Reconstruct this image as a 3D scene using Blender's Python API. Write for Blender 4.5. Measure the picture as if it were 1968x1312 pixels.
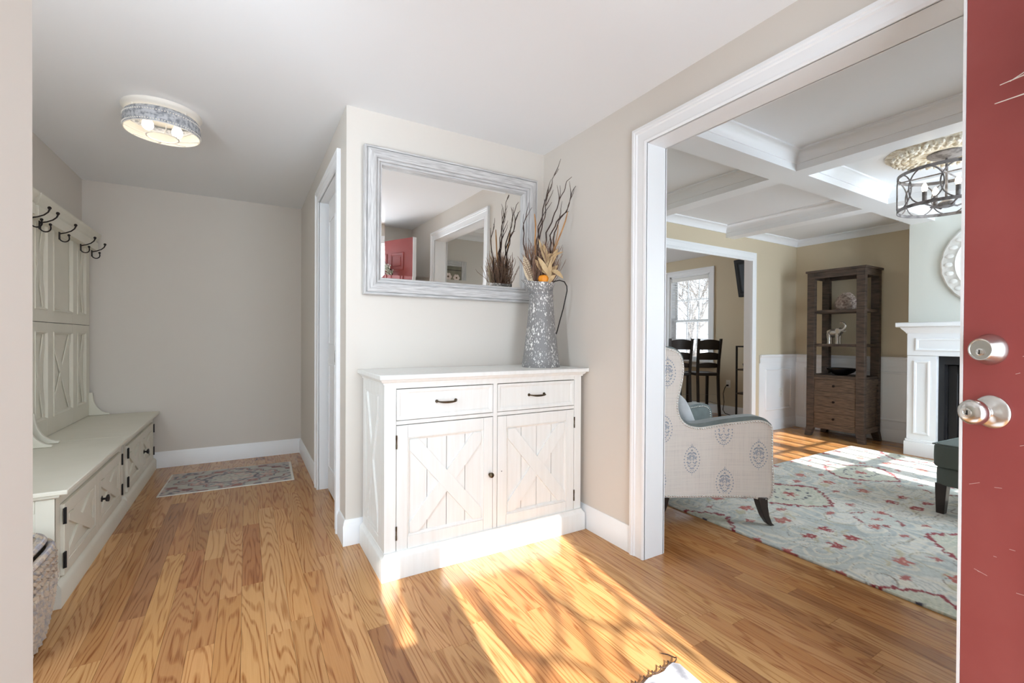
import bpy, bmesh, math, random
import numpy as np
from mathutils import Vector, Matrix

for _o in list(bpy.data.objects):
    bpy.data.objects.remove(_o)
SC = bpy.context.scene
COL = SC.collection
PI = math.pi

# ------------------------------------------------------------------ camera
def look_matrix(yaw, pitch, roll, loc):
    fwd = Vector((math.sin(yaw)*math.cos(pitch), math.cos(yaw)*math.cos(pitch), math.sin(pitch)))
    rt = Vector((math.cos(yaw), -math.sin(yaw), 0))
    up = rt.cross(fwd)
    r = rt*math.cos(roll) + up*math.sin(roll)
    u = -rt*math.sin(roll) + up*math.cos(roll)
    m = Matrix((r, u, -fwd)).transposed().to_4x4()
    m.translation = Vector(loc)
    return m
cam_d = bpy.data.cameras.new('camera')
cam = bpy.data.objects.new('camera', cam_d)
COL.objects.link(cam)
cam.matrix_world = look_matrix(0.5326, -0.0063, 0.0054, (0, 0, 1.16))
cam_d.sensor_width = 36.0
cam_d.lens = 867.41/1968*36.0
cam_d.clip_start = 0.02
SC.camera = cam

# ------------------------------------------------------------------ light
SUN_DIR = Vector((0.135, 1.0, -0.577))          # the way sunlight travels
SUN_STRENGTH = 10.0
SKY_STRENGTH = 1.6
EXPOSURE = 0.6
SC.view_settings.view_transform = 'Standard'
SC.view_settings.look = 'None'
SC.view_settings.gamma = 1.0
SC.view_settings.use_curve_mapping = False
SC.view_settings.exposure = EXPOSURE
SC.cycles.use_denoising = True
SC.cycles.max_bounces = 10
SC.cycles.diffuse_bounces = 7
SC.cycles.sample_clamp_indirect = 6.0

world = bpy.data.worlds.new('sky')
SC.world = world
world.use_nodes = True
wn = world.node_tree.nodes['Background']
wn.inputs['Color'].default_value = (0.80, 0.90, 1.0, 1)
wn.inputs['Strength'].default_value = SKY_STRENGTH

def lamp(name, kind, loc, energy, color=(1, 1, 1), direction=None, size=None, size_y=None, radius=None):
    d = bpy.data.lights.new(name, kind)
    d.energy = energy
    d.color = color
    if kind == 'AREA':
        d.shape = 'RECTANGLE'; d.size = size; d.size_y = size_y
    if radius is not None:
        d.shadow_soft_size = radius
    o = bpy.data.objects.new(name, d)
    COL.objects.link(o)
    o.location = loc
    if direction is not None:
        o.rotation_euler = Vector(direction).to_track_quat('-Z', 'Y').to_euler()
    return o
sun = lamp('sun', 'SUN', (0, -8, 8), SUN_STRENGTH, (1.0, 0.97, 0.92), SUN_DIR)
sun.data.angle = math.radians(0.53)
XL_FILL = -1.15
# daylight entering by the open front door and the living-room windows, plus added hall and dining fills
DAY = (0.74, 0.875, 1.0)
lamp('door_daylight', 'AREA', (0.85, -0.47, 1.15), 18.5, DAY, (0.0, 1, -0.05), 0.76, 2.0)
lamp('front_window_daylight', 'AREA', (4.72, -0.44, 1.37), 64, DAY, (0, 1, -0.1), 1.25, 1.45)
lamp('hall_fill', 'AREA', (XL_FILL, 0.62, 1.45), 42, DAY, (1, 0.25, -0.1), 0.75, 1.2)  # added fill at an unseen side opening, brightens the bench hall
lamp('dining_fill', 'AREA', (4.3, 6.86, 1.5), 14, DAY, (0, -1, -0.05), 1.6, 1.3)  # added fill from the unseen far side, brightens the dining room

# ------------------------------------------------------------------ helpers
def L(r, g, b):
    f = lambda c: (c/255/12.92) if c/255 <= 0.04045 else ((c/255+0.055)/1.055)**2.4
    return (f(r), f(g), f(b))

class MB:
    def __init__(s):
        s.v = []; s.f = []
    def add(s, vs, fs):
        n = len(s.v)
        s.v += [tuple(p) for p in vs]
        s.f += [tuple(i+n for i in f) for f in fs]
        return s
    def box(s, x0, x1, y0, y1, z0, z1):
        return s.add([(x0,y0,z0),(x1,y0,z0),(x1,y1,z0),(x0,y1,z0),(x0,y0,z1),(x1,y0,z1),(x1,y1,z1),(x0,y1,z1)],
                     [(0,3,2,1),(4,5,6,7),(0,1,5,4),(1,2,6,5),(2,3,7,6),(3,0,4,7)])
    def taper(s, c0, s0, c1, s1):
        # box from rectangle centred c0 (size s0) to rectangle c1 (size s1), both horizontal
        vs = []
        for c, sz in ((c0, s0), (c1, s1)):
            hx, hy = sz[0]/2, sz[1]/2
            vs += [(c[0]-hx,c[1]-hy,c[2]),(c[0]+hx,c[1]-hy,c[2]),(c[0]+hx,c[1]+hy,c[2]),(c[0]-hx,c[1]+hy,c[2])]
        return s.add(vs, [(0,3,2,1),(4,5,6,7),(0,1,5,4),(1,2,6,5),(2,3,7,6),(3,0,4,7)])
    def prism(s, poly, fn, a, b):
        # poly: 2D list, fn(u, v, w) -> 3D; extruded in w from a to b
        n = len(poly)
        vs = [fn(u, v, a) for u, v in poly] + [fn(u, v, b) for u, v in poly]
        fs = [tuple(range(n))[::-1], tuple(range(n, 2*n))]
        fs += [(i, (i+1) % n, n+(i+1) % n, n+i) for i in range(n)]
        return s.add(vs, fs)
    def tube(s, pts, r, n=8, closed=False, flat=1.0):
        P = [Vector(p) for p in pts]
        m = len(P)
        rs = r if isinstance(r, (list, tuple)) else [r]*m
        vs = []; fs = []
        up = None
        for i, p in enumerate(P):
            if closed:
                t = P[(i+1) % m]-P[i-1]
            else:
                t = P[min(i+1, m-1)]-P[max(i-1, 0)]
            t = t.normalized() if t.length > 1e-9 else Vector((0, 0, 1))
            if up is None:
                up = Vector((0, 0, 1)) if abs(t.z) < 0.9 else Vector((1, 0, 0))
            a = up-t*up.dot(t)
            a = a.normalized() if a.length > 1e-6 else t.orthogonal().normalized()
            b = t.cross(a)
            up = a
            for k in range(n):
                an = 2*PI*k/n
                vs.append(p+a*(math.cos(an)*rs[i]*flat)+b*(math.sin(an)*rs[i]))
        q = m if closed else m-1
        for i in range(q):
            j = (i+1) % m
            for k in range(n):
                l = (k+1) % n
                fs.append((i*n+k, i*n+l, j*n+l, j*n+k))
        if not closed:
            fs.append(tuple(range(n))[::-1]); fs.append(tuple((m-1)*n+k for k in range(n)))
        return s.add(vs, fs)
    def lathe(s, prof, c=(0, 0, 0), n=24, axis='z', basis=None, fn=None, caps=True):
        # prof: list of (r, h); axis basis (e1, e2, e3)
        if basis is None:
            basis = {'z': ((1,0,0),(0,1,0),(0,0,1)), 'x': ((0,1,0),(0,0,1),(1,0,0)), 'y': ((0,0,1),(1,0,0),(0,1,0))}[axis]
        e1, e2, e3 = [Vector(e) for e in basis]
        c = Vector(c)
        vs = []; fs = []
        for i, (r, h) in enumerate(prof):
            for k in range(n):
                a = 2*PI*k/n
                rr = r if fn is None else fn(r, h, a)
                vs.append(c+e1*(rr*math.cos(a))+e2*(rr*math.sin(a))+e3*h)
        for i in range(len(prof)-1):
            for k in range(n):
                l = (k+1) % n
                fs.append((i*n+k, i*n+l, (i+1)*n+l, (i+1)*n+k))
        if caps and prof[0][0] > 1e-6: fs.append(tuple(range(n))[::-1])
        if caps and prof[-1][0] > 1e-6: fs.append(tuple((len(prof)-1)*n+k for k in range(n)))
        return s.add(vs, fs)
    def sphere(s, c, r, n=12, m=8, sc=(1, 1, 1)):
        prof = [(max(1e-5, math.sin(PI*i/m))*r, -math.cos(PI*i/m)*r) for i in range(m+1)]
        k = len(s.v)
        s.lathe(prof, (0, 0, 0), n)
        for i in range(k, len(s.v)):
            x, y, z = s.v[i]
            s.v[i] = (c[0]+x*sc[0], c[1]+y*sc[1], c[2]+z*sc[2])
        return s
    def superq(s, c, half, e=0.35, n=24, m=14, rot=0.0):
        # rounded block (superquadric)
        def pw(x, k): return math.copysign(abs(x)**k, x)
        vs = []; fs = []
        for i in range(m+1):
            la = -PI/2+PI*i/m
            for k in range(n):
                lo = 2*PI*k/n
                x = half[0]*pw(math.cos(la), e)*pw(math.cos(lo), e)
                y = half[1]*pw(math.cos(la), e)*pw(math.sin(lo), e)
                z = half[2]*pw(math.sin(la), e)
                vs.append((c[0]+x*math.cos(rot)-y*math.sin(rot), c[1]+x*math.sin(rot)+y*math.cos(rot), c[2]+z))
        for i in range(m):
            for k in range(n):
                l = (k+1) % n
                fs.append((i*n+k, i*n+l, (i+1)*n+l, (i+1)*n+k))
        return s.add(vs, fs)
    def sweep(s, pts, prof, normal, closed=False):
        # mitred moulding: prof = closed list of (a in-plane to the left of travel, b along normal)
        N = Vector(normal).normalized()
        P = [Vector(p) for p in pts]
        m = len(P); n = len(prof)
        vs = []; fs = []
        for i in range(m):
            d0 = (P[i]-P[i-1]).normalized() if (i > 0 or closed) else None
            d1 = (P[(i+1) % m]-P[i]).normalized() if (i < m-1 or closed) else None
            if d0 is None: d0 = d1
            if d1 is None: d1 = d0
            l0 = N.cross(d0); l1 = N.cross(d1)
            mit = (l0+l1)/(1+l0.dot(l1))
            for a, b in prof:
                vs.append(P[i]+mit*a+N*b)
        q = m if closed else m-1
        for i in range(q):
            j = (i+1) % m
            for k in range(n):
                l = (k+1) % n
                fs.append((i*n+k, i*n+l, j*n+l, j*n+k))
        if not closed:
            fs.append(tuple(range(n))[::-1]); fs.append(tuple((m-1)*n+k for k in range(n)))
        return s.add(vs, fs)
    def xform(s, fn, start=0):
        for i in range(start, len(s.v)):
            s.v[i] = tuple(fn(*s.v[i]))
        return s

RM = {}      # root matrices of things (for placing parts given in world coordinates)
def build(name, mb, mat, parent=None, label=None, bevel=0.0, seg=1, sharp=38, local=False, origin=None, kind=None, smooth=True):
    me = bpy.data.meshes.new(name)
    M = RM.get(parent.name) if parent is not None else None
    vs = mb.v
    off = Vector((0, 0, 0))
    if M is not None and not local:
        Mi = M.inverted()
        vs = [tuple(Mi @ Vector(p)) for p in vs]
    if origin is not None:
        off = Vector(origin)
        if M is not None and not local: off = Mi @ off
        vs = [(p[0]-off.x, p[1]-off.y, p[2]-off.z) for p in vs]
    me.from_pydata(vs, [], mb.f)
    bm = bmesh.new(); bm.from_mesh(me)
    bmesh.ops.recalc_face_normals(bm, faces=bm.faces[:])
    bm.to_mesh(me); bm.free()
    if smooth:
        me.shade_smooth()
        me.set_sharp_from_angle(angle=math.radians(sharp))
    me.materials.append(mat)
    o = bpy.data.objects.new(name, me)
    COL.objects.link(o)
    o.location = off
    if parent is not None:
        o.parent = parent
        RM[o.name] = (M if M is not None else Matrix.Identity(4)) @ Matrix.Translation(off)
    else:
        RM[o.name] = Matrix.Translation(off)
    if bevel:
        b = o.modifiers.new('bevel', 'BEVEL')
        b.width = bevel; b.segments = seg; b.limit_method = 'ANGLE'; b.angle_limit = math.radians(40)
    if label: o['label'] = label
    if kind: o['kind'] = kind
    return o
def thing(name, label, cat, loc=(0, 0, 0), rotz=0.0, group=None):
    o = bpy.data.objects.new(name, None)
    COL.objects.link(o)
    o.empty_display_size = 0.1
    o.location = loc; o.rotation_euler = (0, 0, rotz)
    o['label'] = label; o['category'] = cat
    if group: o['group'] = group
    RM[o.name] = Matrix.Translation(Vector(loc)) @ Matrix.Rotation(rotz, 4, 'Z')
    return o
def tag(o, label, cat, group=None):
    o['label'] = label; o['category'] = cat
    if group: o['group'] = group
    return o
def struct(name, mb, mat, label, cat, parent=None, **k):
    o = build(name, mb, mat, parent, **k)
    o['kind'] = 'structure'
    if parent is None:
        o['label'] = label; o['category'] = cat
    return o
def copy_tree(o, parent=None):
    c = o.copy(); COL.objects.link(c)
    if parent is not None: c.parent = parent
    for ch in list(o.children):
        copy_tree(ch, c)
    return c

# ------------------------------------------------------------------ materials
def new_mat(name):
    m = bpy.data.materials.new(name); m.use_nodes = True
    return m, m.node_tree, m.node_tree.nodes['Principled BSDF']
def node(nt, t, **k):
    n = nt.nodes.new(t)
    for a, b in k.items():
        setattr(n, a, b)
    return n
def pm(name, col, rough=0.5, metal=0.0, var=None, bump=None, spec=0.5, coords='Object', col2=None, coat=0.0, sheen=0.0, stretch=None):
    """plain painted / fabric / metal surface; var = (scale, lo, hi) mixes col towards col2, bump = (scale, strength, distance)"""
    m, nt, b = new_mat(name)
    b.inputs['Base Color'].default_value = (*col, 1)
    b.inputs['Roughness'].default_value = rough
    b.inputs['Metallic'].default_value = metal
    b.inputs['Specular IOR Level'].default_value = spec
    b.inputs['Coat Weight'].default_value = coat
    b.inputs['Sheen Weight'].default_value = sheen
    tc = node(nt, 'ShaderNodeTexCoord')
    src = tc.outputs[coords]
    if stretch:
        mp = node(nt, 'ShaderNodeMapping')
        mp.inputs['Scale'].default_value = stretch
        nt.links.new(src, mp.inputs['Vector']); src = mp.outputs['Vector']
    if var:
        nz = node(nt, 'ShaderNodeTexNoise')
        nz.inputs['Scale'].default_value = var[0]; nz.inputs['Detail'].default_value = 5
        nt.links.new(src, nz.inputs['Vector'])
        cr = node(nt, 'ShaderNodeValToRGB')
        cr.color_ramp.elements[0].position = var[1]; cr.color_ramp.elements[1].position = var[2]
        cr.color_ramp.elements[0].color = (*col, 1)
        cr.color_ramp.elements[1].color = (*(col2 or tuple(c*0.8 for c in col)), 1)
        nt.links.new(nz.outputs['Fac'], cr.inputs['Fac'])
        nt.links.new(cr.outputs['Color'], b.inputs['Base Color'])
    if bump:
        nb = node(nt, 'ShaderNodeTexNoise')
        nb.inputs['Scale'].default_value = bump[0]; nb.inputs['Detail'].default_value = 3
        nt.links.new(src, nb.inputs['Vector'])
        bp = node(nt, 'ShaderNodeBump')
        bp.inputs['Strength'].default_value = bump[1]
        bp.inputs['Distance'].default_value = bump[2] if len(bump) > 2 else 0.002
        nt.links.new(nb.outputs['Fac'], bp.inputs['Height'])
        nt.links.new(bp.outputs['Normal'], b.inputs['Normal'])
    return m

M = {}
M['wall'] = pm('greige_wall_paint', L(214, 208, 200), 0.85, bump=(220, 0.08, 0.0006), spec=0.25)
M['wall_tan'] = pm('tan_wall_paint', L(206, 193, 168), 0.85, bump=(220, 0.08, 0.0006), spec=0.25)
M['breast'] = pm('pale_sage_wall_paint', L(216, 218, 210), 0.85, bump=(220, 0.08, 0.0006), spec=0.25)
M['ceil'] = pm('ceiling_paint', L(234, 236, 238), 0.9, bump=(160, 0.12, 0.001), spec=0.2)
M['trim'] = pm('white_trim_paint', L(239, 241, 243), 0.38, spec=0.45)
M['cream'] = pm('cream_furniture_paint', L(234, 235, 232), 0.42, var=(3.5, 0.35, 0.75), col2=L(228, 228, 224), bump=(60, 0.05, 0.0006), stretch=(14, 14, 1))
M['crevice'] = pm('dark_gap', L(52, 48, 42), 0.9)
M['bench'] = pm('ivory_bench_paint', L(226, 223, 210), 0.45, var=(3, 0.35, 0.75), col2=L(218, 215, 200), spec=0.4)
M['iron'] = pm('dark_iron', L(46, 42, 42), 0.42, 0.85)
M['bronze'] = pm('aged_bronze', L(96, 84, 66), 0.32, 0.9, var=(30, 0.4, 0.7), col2=L(60, 52, 42))
M['nickel'] = pm('satin_nickel', L(214, 212, 207), 0.26, 1.0, bump=(300, 0.03, 0.0003))
M['keyway'] = pm('keyway_black', L(25, 24, 22), 0.5)
M['red'] = pm('red_door_paint', L(150, 70, 67), 0.5, var=(5, 0.4, 0.8), col2=L(158, 80, 76), bump=(180, 0.08, 0.0006), spec=0.35)
M['scuff'] = pm('pale_scuff', L(205, 170, 165), 0.6)
M['galv'] = pm('galvanised_steel', L(200, 202, 206), 0.5, 0.25, var=(60, 0.42, 0.64), col2=L(142, 145, 152), bump=(40, 0.15, 0.001))
M['whitemetal'] = pm('white_enamel', L(236, 232, 224), 0.45)
M['bulb_glass'] = None
M['darkwood'] = pm('dark_brown_wood', L(88, 72, 61), 0.55, var=(7, 0.35, 0.7), col2=L(44, 36, 31), bump=(30, 0.2, 0.001), stretch=(1.2, 1.2, 9))
M['brownwood'] = pm('weathered_brown_wood', L(110, 90, 74), 0.55, var=(8, 0.35, 0.7), col2=L(58, 47, 39), bump=(30, 0.25, 0.001), stretch=(1.2, 1.2, 14))
M['espresso'] = pm('espresso_wood', L(48, 36, 31), 0.35, var=(6, 0.4, 0.7), col2=L(34, 26, 23))
M['stool'] = pm('stool_dark_wood', L(42, 34, 30), 0.4, var=(6, 0.4, 0.7), col2=L(28, 22, 20))
M['blackmetal'] = pm('black_metal', L(30, 29, 30), 0.5, 0.3)
M['firebox'] = pm('firebox_black', L(24, 24, 27), 0.6)
M['fireglass'] = pm('firebox_glass', L(14, 14, 16), 0.3, spec=0.15)
M['velvet'] = pm('grey_green_velvet', L(112, 122, 120), 0.7, sheen=0.4, var=(14, 0.35, 0.7), col2=L(96, 106, 105))
M['ottoman'] = pm('dark_sage_upholstery', L(92, 99, 94), 0.95, bump=(400, 0.15, 0.001))
M['silver'] = pm('silver_glaze', L(206, 200, 192), 0.22, 0.75, bump=(20, 0.1, 0.001))
M['wickervase'] = pm('bleached_twine', L(196, 180, 168), 0.8, var=(40, 0.4, 0.65), col2=L(132, 112, 104))
M['bowl'] = pm('black_lacquer', L(20, 20, 24), 0.25)
M['tv'] = pm('tv_plastic', L(26, 26, 27), 0.6, spec=0.2)
M['tvgrey'] = pm('tv_back_grey', L(52, 52, 53), 0.7, spec=0.2)
M['plate'] = pm('white_wall_plate', L(238, 237, 232), 0.4)
M['plaster'] = pm('white_plaster', L(236, 235, 231), 0.75, bump=(35, 0.5, 0.006), var=(12, 0.4, 0.7), col2=L(222, 220, 214))
M['rosette'] = pm('antique_plaster', L(236, 232, 220), 0.75, bump=(60, 0.6, 0.008), var=(30, 0.42, 0.62), col2=L(196, 184, 160))
M['chand'] = pm('washed_grey_iron', L(140, 137, 138), 0.65, 0.1, var=(18, 0.45, 0.6), col2=L(92, 88, 88))
M['twig'] = pm('dark_twig', L(58, 42, 38), 0.75, var=(20, 0.4, 0.7), col2=L(82, 60, 48))
M['straw'] = pm('straw', L(188, 142, 92), 0.75, var=(20, 0.4, 0.7), col2=L(150, 104, 62))
M['husk'] = pm('corn_husk', L(206, 182, 142), 0.75, var=(16, 0.4, 0.7), col2=L(176, 146, 104))
M['moss'] = pm('brown_twig_tangle', L(142, 112, 92), 0.8, var=(14, 0.4, 0.7), col2=L(104, 78, 66))
M['gourd'] = pm('orange_gourd', L(226, 142, 28), 0.45)
M['ivoryleaf'] = pm('skeleton_leaf', L(222, 205, 176), 0.75)
M['bark'] = pm('bare_bark', L(84, 80, 77), 0.9, var=(6, 0.4, 0.7), col2=L(118, 113, 108))
M['snow'] = pm('snowy_ground', L(232, 234, 238), 0.95)
M['blind'] = pm('white_blind_slat', L(238, 238, 236), 0.5)
M['pillow'] = pm('pale_grey_linen', L(205, 208, 210), 0.9, bump=(260, 0.3, 0.001), var=(12, 0.4, 0.7), col2=L(188, 192, 195))
M['frost'] = pm('frosted_foliage', L(214, 216, 204), 0.8, var=(14, 0.4, 0.65), col2=L(158, 164, 142))
M['berry'] = pm('white_berry', L(232, 230, 222), 0.6)
M['mat_base'] = pm('grey_white_mat', L(206, 206, 210), 0.95, var=(26, 0.42, 0.6), col2=L(165, 165, 172), bump=(300, 0.4, 0.002))
M['matedge'] = pm('brown_stitching', L(70, 50, 38), 0.8)
M['petal'] = pm('painted_petal', L(232, 214, 206), 0.7)
M['petalcore'] = pm('painted_flower_centre', L(120, 96, 70), 0.7)
M['canvas'] = pm('painted_canvas', L(150, 140, 122), 0.8, var=(5, 0.35, 0.7), col2=L(118, 120, 108))

def weathered(name, c1, c2, stretch, scale=9, rough=0.6, metal=0.0):
    return pm(name, c1, rough, metal, var=(scale, 0.38, 0.66), col2=c2, bump=(scale*3, 0.25, 0.002), stretch=stretch)
M['washed_h'] = weathered('whitewashed_wood_h', L(210, 209, 208), L(168, 166, 165), (1.2, 30, 30))
M['washed_v'] = weathered('whitewashed_wood_v', L(208, 207, 206), L(166, 164, 163), (30, 30, 1.2))

# mirror glass
m, nt, b = new_mat('mirror_glass')
b.inputs['Base Color'].default_value = (0.93, 0.94, 0.93, 1); b.inputs['Metallic'].default_value = 1; b.inputs['Roughness'].default_value = 0.0
M['mirror'] = m
# window glass: clear pane
m, nt, b = new_mat('window_glass')
gl = node(nt, 'ShaderNodeBsdfGlossy'); gl.inputs['Roughness'].default_value = 0.0
tr = node(nt, 'ShaderNodeBsdfTransparent')
mx = node(nt, 'ShaderNodeMixShader'); fr = node(nt, 'ShaderNodeFresnel'); fr.inputs['IOR'].default_value = 1.3
nt.links.new(fr.outputs[0], mx.inputs[0]); nt.links.new(tr.outputs[0], mx.inputs[1]); nt.links.new(gl.outputs[0], mx.inputs[2])
nt.links.new(mx.outputs[0], nt.nodes['Material Output'].inputs['Surface'])
M['glass'] = m
def emit(name, col, s):
    m, nt, b = new_mat(name)
    b.inputs['Base Color'].default_value = (*col, 1)
    b.inputs['Emission Color'].default_value = (*col, 1)
    b.inputs['Emission Strength'].default_value = s
    return m
M['bulb'] = emit('lit_bulb', (1.0, 0.93, 0.82), 3.5)
M['flame'] = emit('lit_filament_bulb', (1.0, 0.86, 0.62), 2.6)

# pitcher: grey zinc with flaking white paint
m, nt, b = new_mat('flaking_zinc')
tc = node(nt, 'ShaderNodeTexCoord')
mp = node(nt, 'ShaderNodeMapping'); mp.inputs['Scale'].default_value = (1, 1, 0.5)
nz = node(nt, 'ShaderNodeTexNoise'); nz.inputs['Scale'].default_value = 130; nz.inputs['Detail'].default_value = 3
nz2 = node(nt, 'ShaderNodeTexNoise'); nz2.inputs['Scale'].default_value = 9; nz2.inputs['Detail'].default_value = 2
ad = node(nt, 'ShaderNodeMath', operation='ADD'); ml = node(nt, 'ShaderNodeMath', operation='MULTIPLY'); ml.inputs[1].default_value = 0.45
cr = node(nt, 'ShaderNodeValToRGB')
cr.color_ramp.elements[0].position = 0.80; cr.color_ramp.elements[0].color = (*L(132, 131, 131), 1)
cr.color_ramp.elements[1].position = 0.86; cr.color_ramp.elements[1].color = (*L(232, 231, 228), 1)
nt.links.new(tc.outputs['Object'], mp.inputs['Vector']); nt.links.new(mp.outputs[0], nz.inputs['Vector']); nt.links.new(tc.outputs['Object'], nz2.inputs['Vector'])
nt.links.new(nz2.outputs['Fac'], ml.inputs[0]); nt.links.new(nz.outputs['Fac'], ad.inputs[0]); nt.links.new(ml.outputs[0], ad.inputs[1])
nt.links.new(ad.outputs[0], cr.inputs['Fac']); nt.links.new(cr.outputs[0], b.inputs['Base Color'])
bp = node(nt, 'ShaderNodeBump'); bp.inputs['Strength'].default_value = 0.3; bp.inputs['Distance'].default_value = 0.002
nt.links.new(ad.outputs[0], bp.inputs['Height']); nt.links.new(bp.outputs[0], b.inputs['Normal'])
b.inputs['Roughness'].default_value = 0.5; b.inputs['Metallic'].default_value = 0.12
M['zinc'] = m

# oak planks: loops of stretched noise give cathedral grain; every plank object has its own tone
def oak():
    m, nt, b = new_mat('oak_plank')
    geo = node(nt, 'ShaderNodeNewGeometry'); oi = node(nt, 'ShaderNodeObjectInfo')
    sc = node(nt, 'ShaderNodeVectorMath', operation='SCALE'); sc.inputs['Scale'].default_value = 1.0
    cmb = node(nt, 'ShaderNodeCombineXYZ')
    r1 = node(nt, 'ShaderNodeMath', operation='MULTIPLY'); r1.inputs[1].default_value = 37.0
    nt.links.new(oi.outputs['Random'], r1.inputs[0])
    for k in range(3): nt.links.new(r1.outputs[0], cmb.inputs[k])
    addv = node(nt, 'ShaderNodeVectorMath', operation='ADD')
    nt.links.new(geo.outputs['Position'], addv.inputs[0]); nt.links.new(cmb.outputs[0], addv.inputs[1])
    # slow figure
    mp = node(nt, 'ShaderNodeMapping'); mp.inputs['Scale'].default_value = (6.0, 0.55, 1)
    nt.links.new(addv.outputs[0], mp.inputs['Vector'])
    n1 = node(nt, 'ShaderNodeTexNoise'); n1.inputs['Scale'].default_value = 1.0; n1.inputs['Detail'].default_value = 2.6; n1.inputs['Roughness'].default_value = 0.5
    nt.links.new(mp.outputs[0], n1.inputs['Vector'])
    mu = node(nt, 'ShaderNodeMath', operation='MULTIPLY'); mu.inputs[1].default_value = 150.0
    nt.links.new(n1.outputs['Fac'], mu.inputs[0])
    si = node(nt, 'ShaderNodeMath', operation='SINE'); nt.links.new(mu.outputs[0], si.inputs[0])
    # pores
    mp2 = node(nt, 'ShaderNodeMapping'); mp2.inputs['Scale'].default_value = (260, 5, 1)
    nt.links.new(addv.outputs[0], mp2.inputs['Vector'])
    n2 = node(nt, 'ShaderNodeTexNoise'); n2.inputs['Scale'].default_value = 1.0; n2.inputs['Detail'].default_value = 3
    nt.links.new(mp2.outputs[0], n2.inputs['Vector'])
    ramp = node(nt, 'ShaderNodeMapRange'); ramp.inputs[1].default_value = 0.1; ramp.inputs[2].default_value = 1.0
    nt.links.new(si.outputs[0], ramp.inputs[0])
    pr = node(nt, 'ShaderNodeMapRange'); pr.inputs[1].default_value = 0.42; pr.inputs[2].default_value = 0.66
    nt.links.new(n2.outputs['Fac'], pr.inputs[0])
    pb = node(nt, 'ShaderNodeMath', operation='MULTIPLY_ADD'); pb.inputs[1].default_value = 0.5; pb.inputs[2].default_value = 0.36
    nt.links.new(pr.outputs[0], pb.inputs[0])
    gm = node(nt, 'ShaderNodeMath', operation='MULTIPLY'); nt.links.new(ramp.outputs[0], gm.inputs[0]); nt.links.new(pb.outputs[0], gm.inputs[1])
    g2 = node(nt, 'ShaderNodeMath', operation='MULTIPLY_ADD'); g2.inputs[1].default_value = 0.16
    nt.links.new(pr.outputs[0], g2.inputs[0]); nt.links.new(gm.outputs[0], g2.inputs[2])
    tone = node(nt, 'ShaderNodeValToRGB'); tone.color_ramp.interpolation = 'LINEAR'
    e = tone.color_ramp.elements
    e[0].position = 0.0; e[0].color = (*L(160, 110, 66), 1)
    e[1].position = 1.0; e[1].color = (*L(206, 158, 104), 1)
    for p, c in ((0.12, L(180, 128, 78)), (0.45, L(190, 140, 88)), (0.8, L(197, 148, 96))):
        q = e.new(p); q.color = (*c, 1)
    nt.links.new(oi.outputs['Random'], tone.inputs['Fac'])
    dk = node(nt, 'ShaderNodeMixRGB', blend_type='MULTIPLY'); dk.inputs[2].default_value = (*L(188, 156, 124), 1)
    nt.links.new(g2.outputs[0], dk.inputs[0]); nt.links.new(tone.outputs[0], dk.inputs[1])
    tint = node(nt, 'ShaderNodeMixRGB', blend_type='MULTIPLY'); tint.inputs[0].default_value = 1.0
    nt.links.new(dk.outputs[0], tint.inputs[1]); nt.links.new(oi.outputs['Color'], tint.inputs[2])
    nt.links.new(tint.outputs[0], b.inputs['Base Color'])
    b.inputs['Roughness'].default_value = 0.2
    b.inputs['Specular IOR Level'].default_value = 0.45
    bp = node(nt, 'ShaderNodeBump'); bp.inputs['Strength'].default_value = 0.12; bp.inputs['Distance'].default_value = 0.0006
    inv = node(nt, 'ShaderNodeMath', operation='MULTIPLY'); inv.inputs[1].default_value = -1.0
    nt.links.new(g2.outputs[0], inv.inputs[0]); nt.links.new(inv.outputs[0], bp.inputs['Height']); nt.links.new(bp.outputs[0], b.inputs['Normal'])
    return m
M['oak'] = oak()
M['liner'] = pm('lamp_liner_enamel', L(206, 202, 194), 0.6)

# woven linen of the armchair
def linen():
    m, nt, b = new_mat('oatmeal_linen')
    tc = node(nt, 'ShaderNodeTexCoord')
    out = None
    for st in ((5, 5, 330), (330, 330, 5)):
        mp = node(nt, 'ShaderNodeMapping'); mp.inputs['Scale'].default_value = st
        nz = node(nt, 'ShaderNodeTexNoise'); nz.inputs['Scale'].default_value = 1.0; nz.inputs['Detail'].default_value = 3
        nt.links.new(tc.outputs['Object'], mp.inputs[0]); nt.links.new(mp.outputs[0], nz.inputs['Vector'])
        if out is None: out = nz.outputs['Fac']
        else:
            ad = node(nt, 'ShaderNodeMath', operation='ADD'); nt.links.new(out, ad.inputs[0]); nt.links.new(nz.outputs['Fac'], ad.inputs[1]); out = ad.outputs[0]
    cr = node(nt, 'ShaderNodeValToRGB')
    cr.color_ramp.elements[0].position = 0.75; cr.color_ramp.elements[0].color = (*L(212, 203, 196), 1)
    cr.color_ramp.elements[1].position = 1.25 if False else 1.0; cr.color_ramp.elements[1].color = (*L(226, 217, 208), 1)
    nt.links.new(out, cr.inputs['Fac']); nt.links.new(cr.outputs[0], b.inputs['Base Color'])
    b.inputs['Roughness'].default_value = 0.9; b.inputs['Sheen Weight'].default_value = 0.2
    return m
M['linen'] = linen()
M['damask'] = pm('blue_grey_print', L(152, 160, 172), 0.9)

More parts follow.
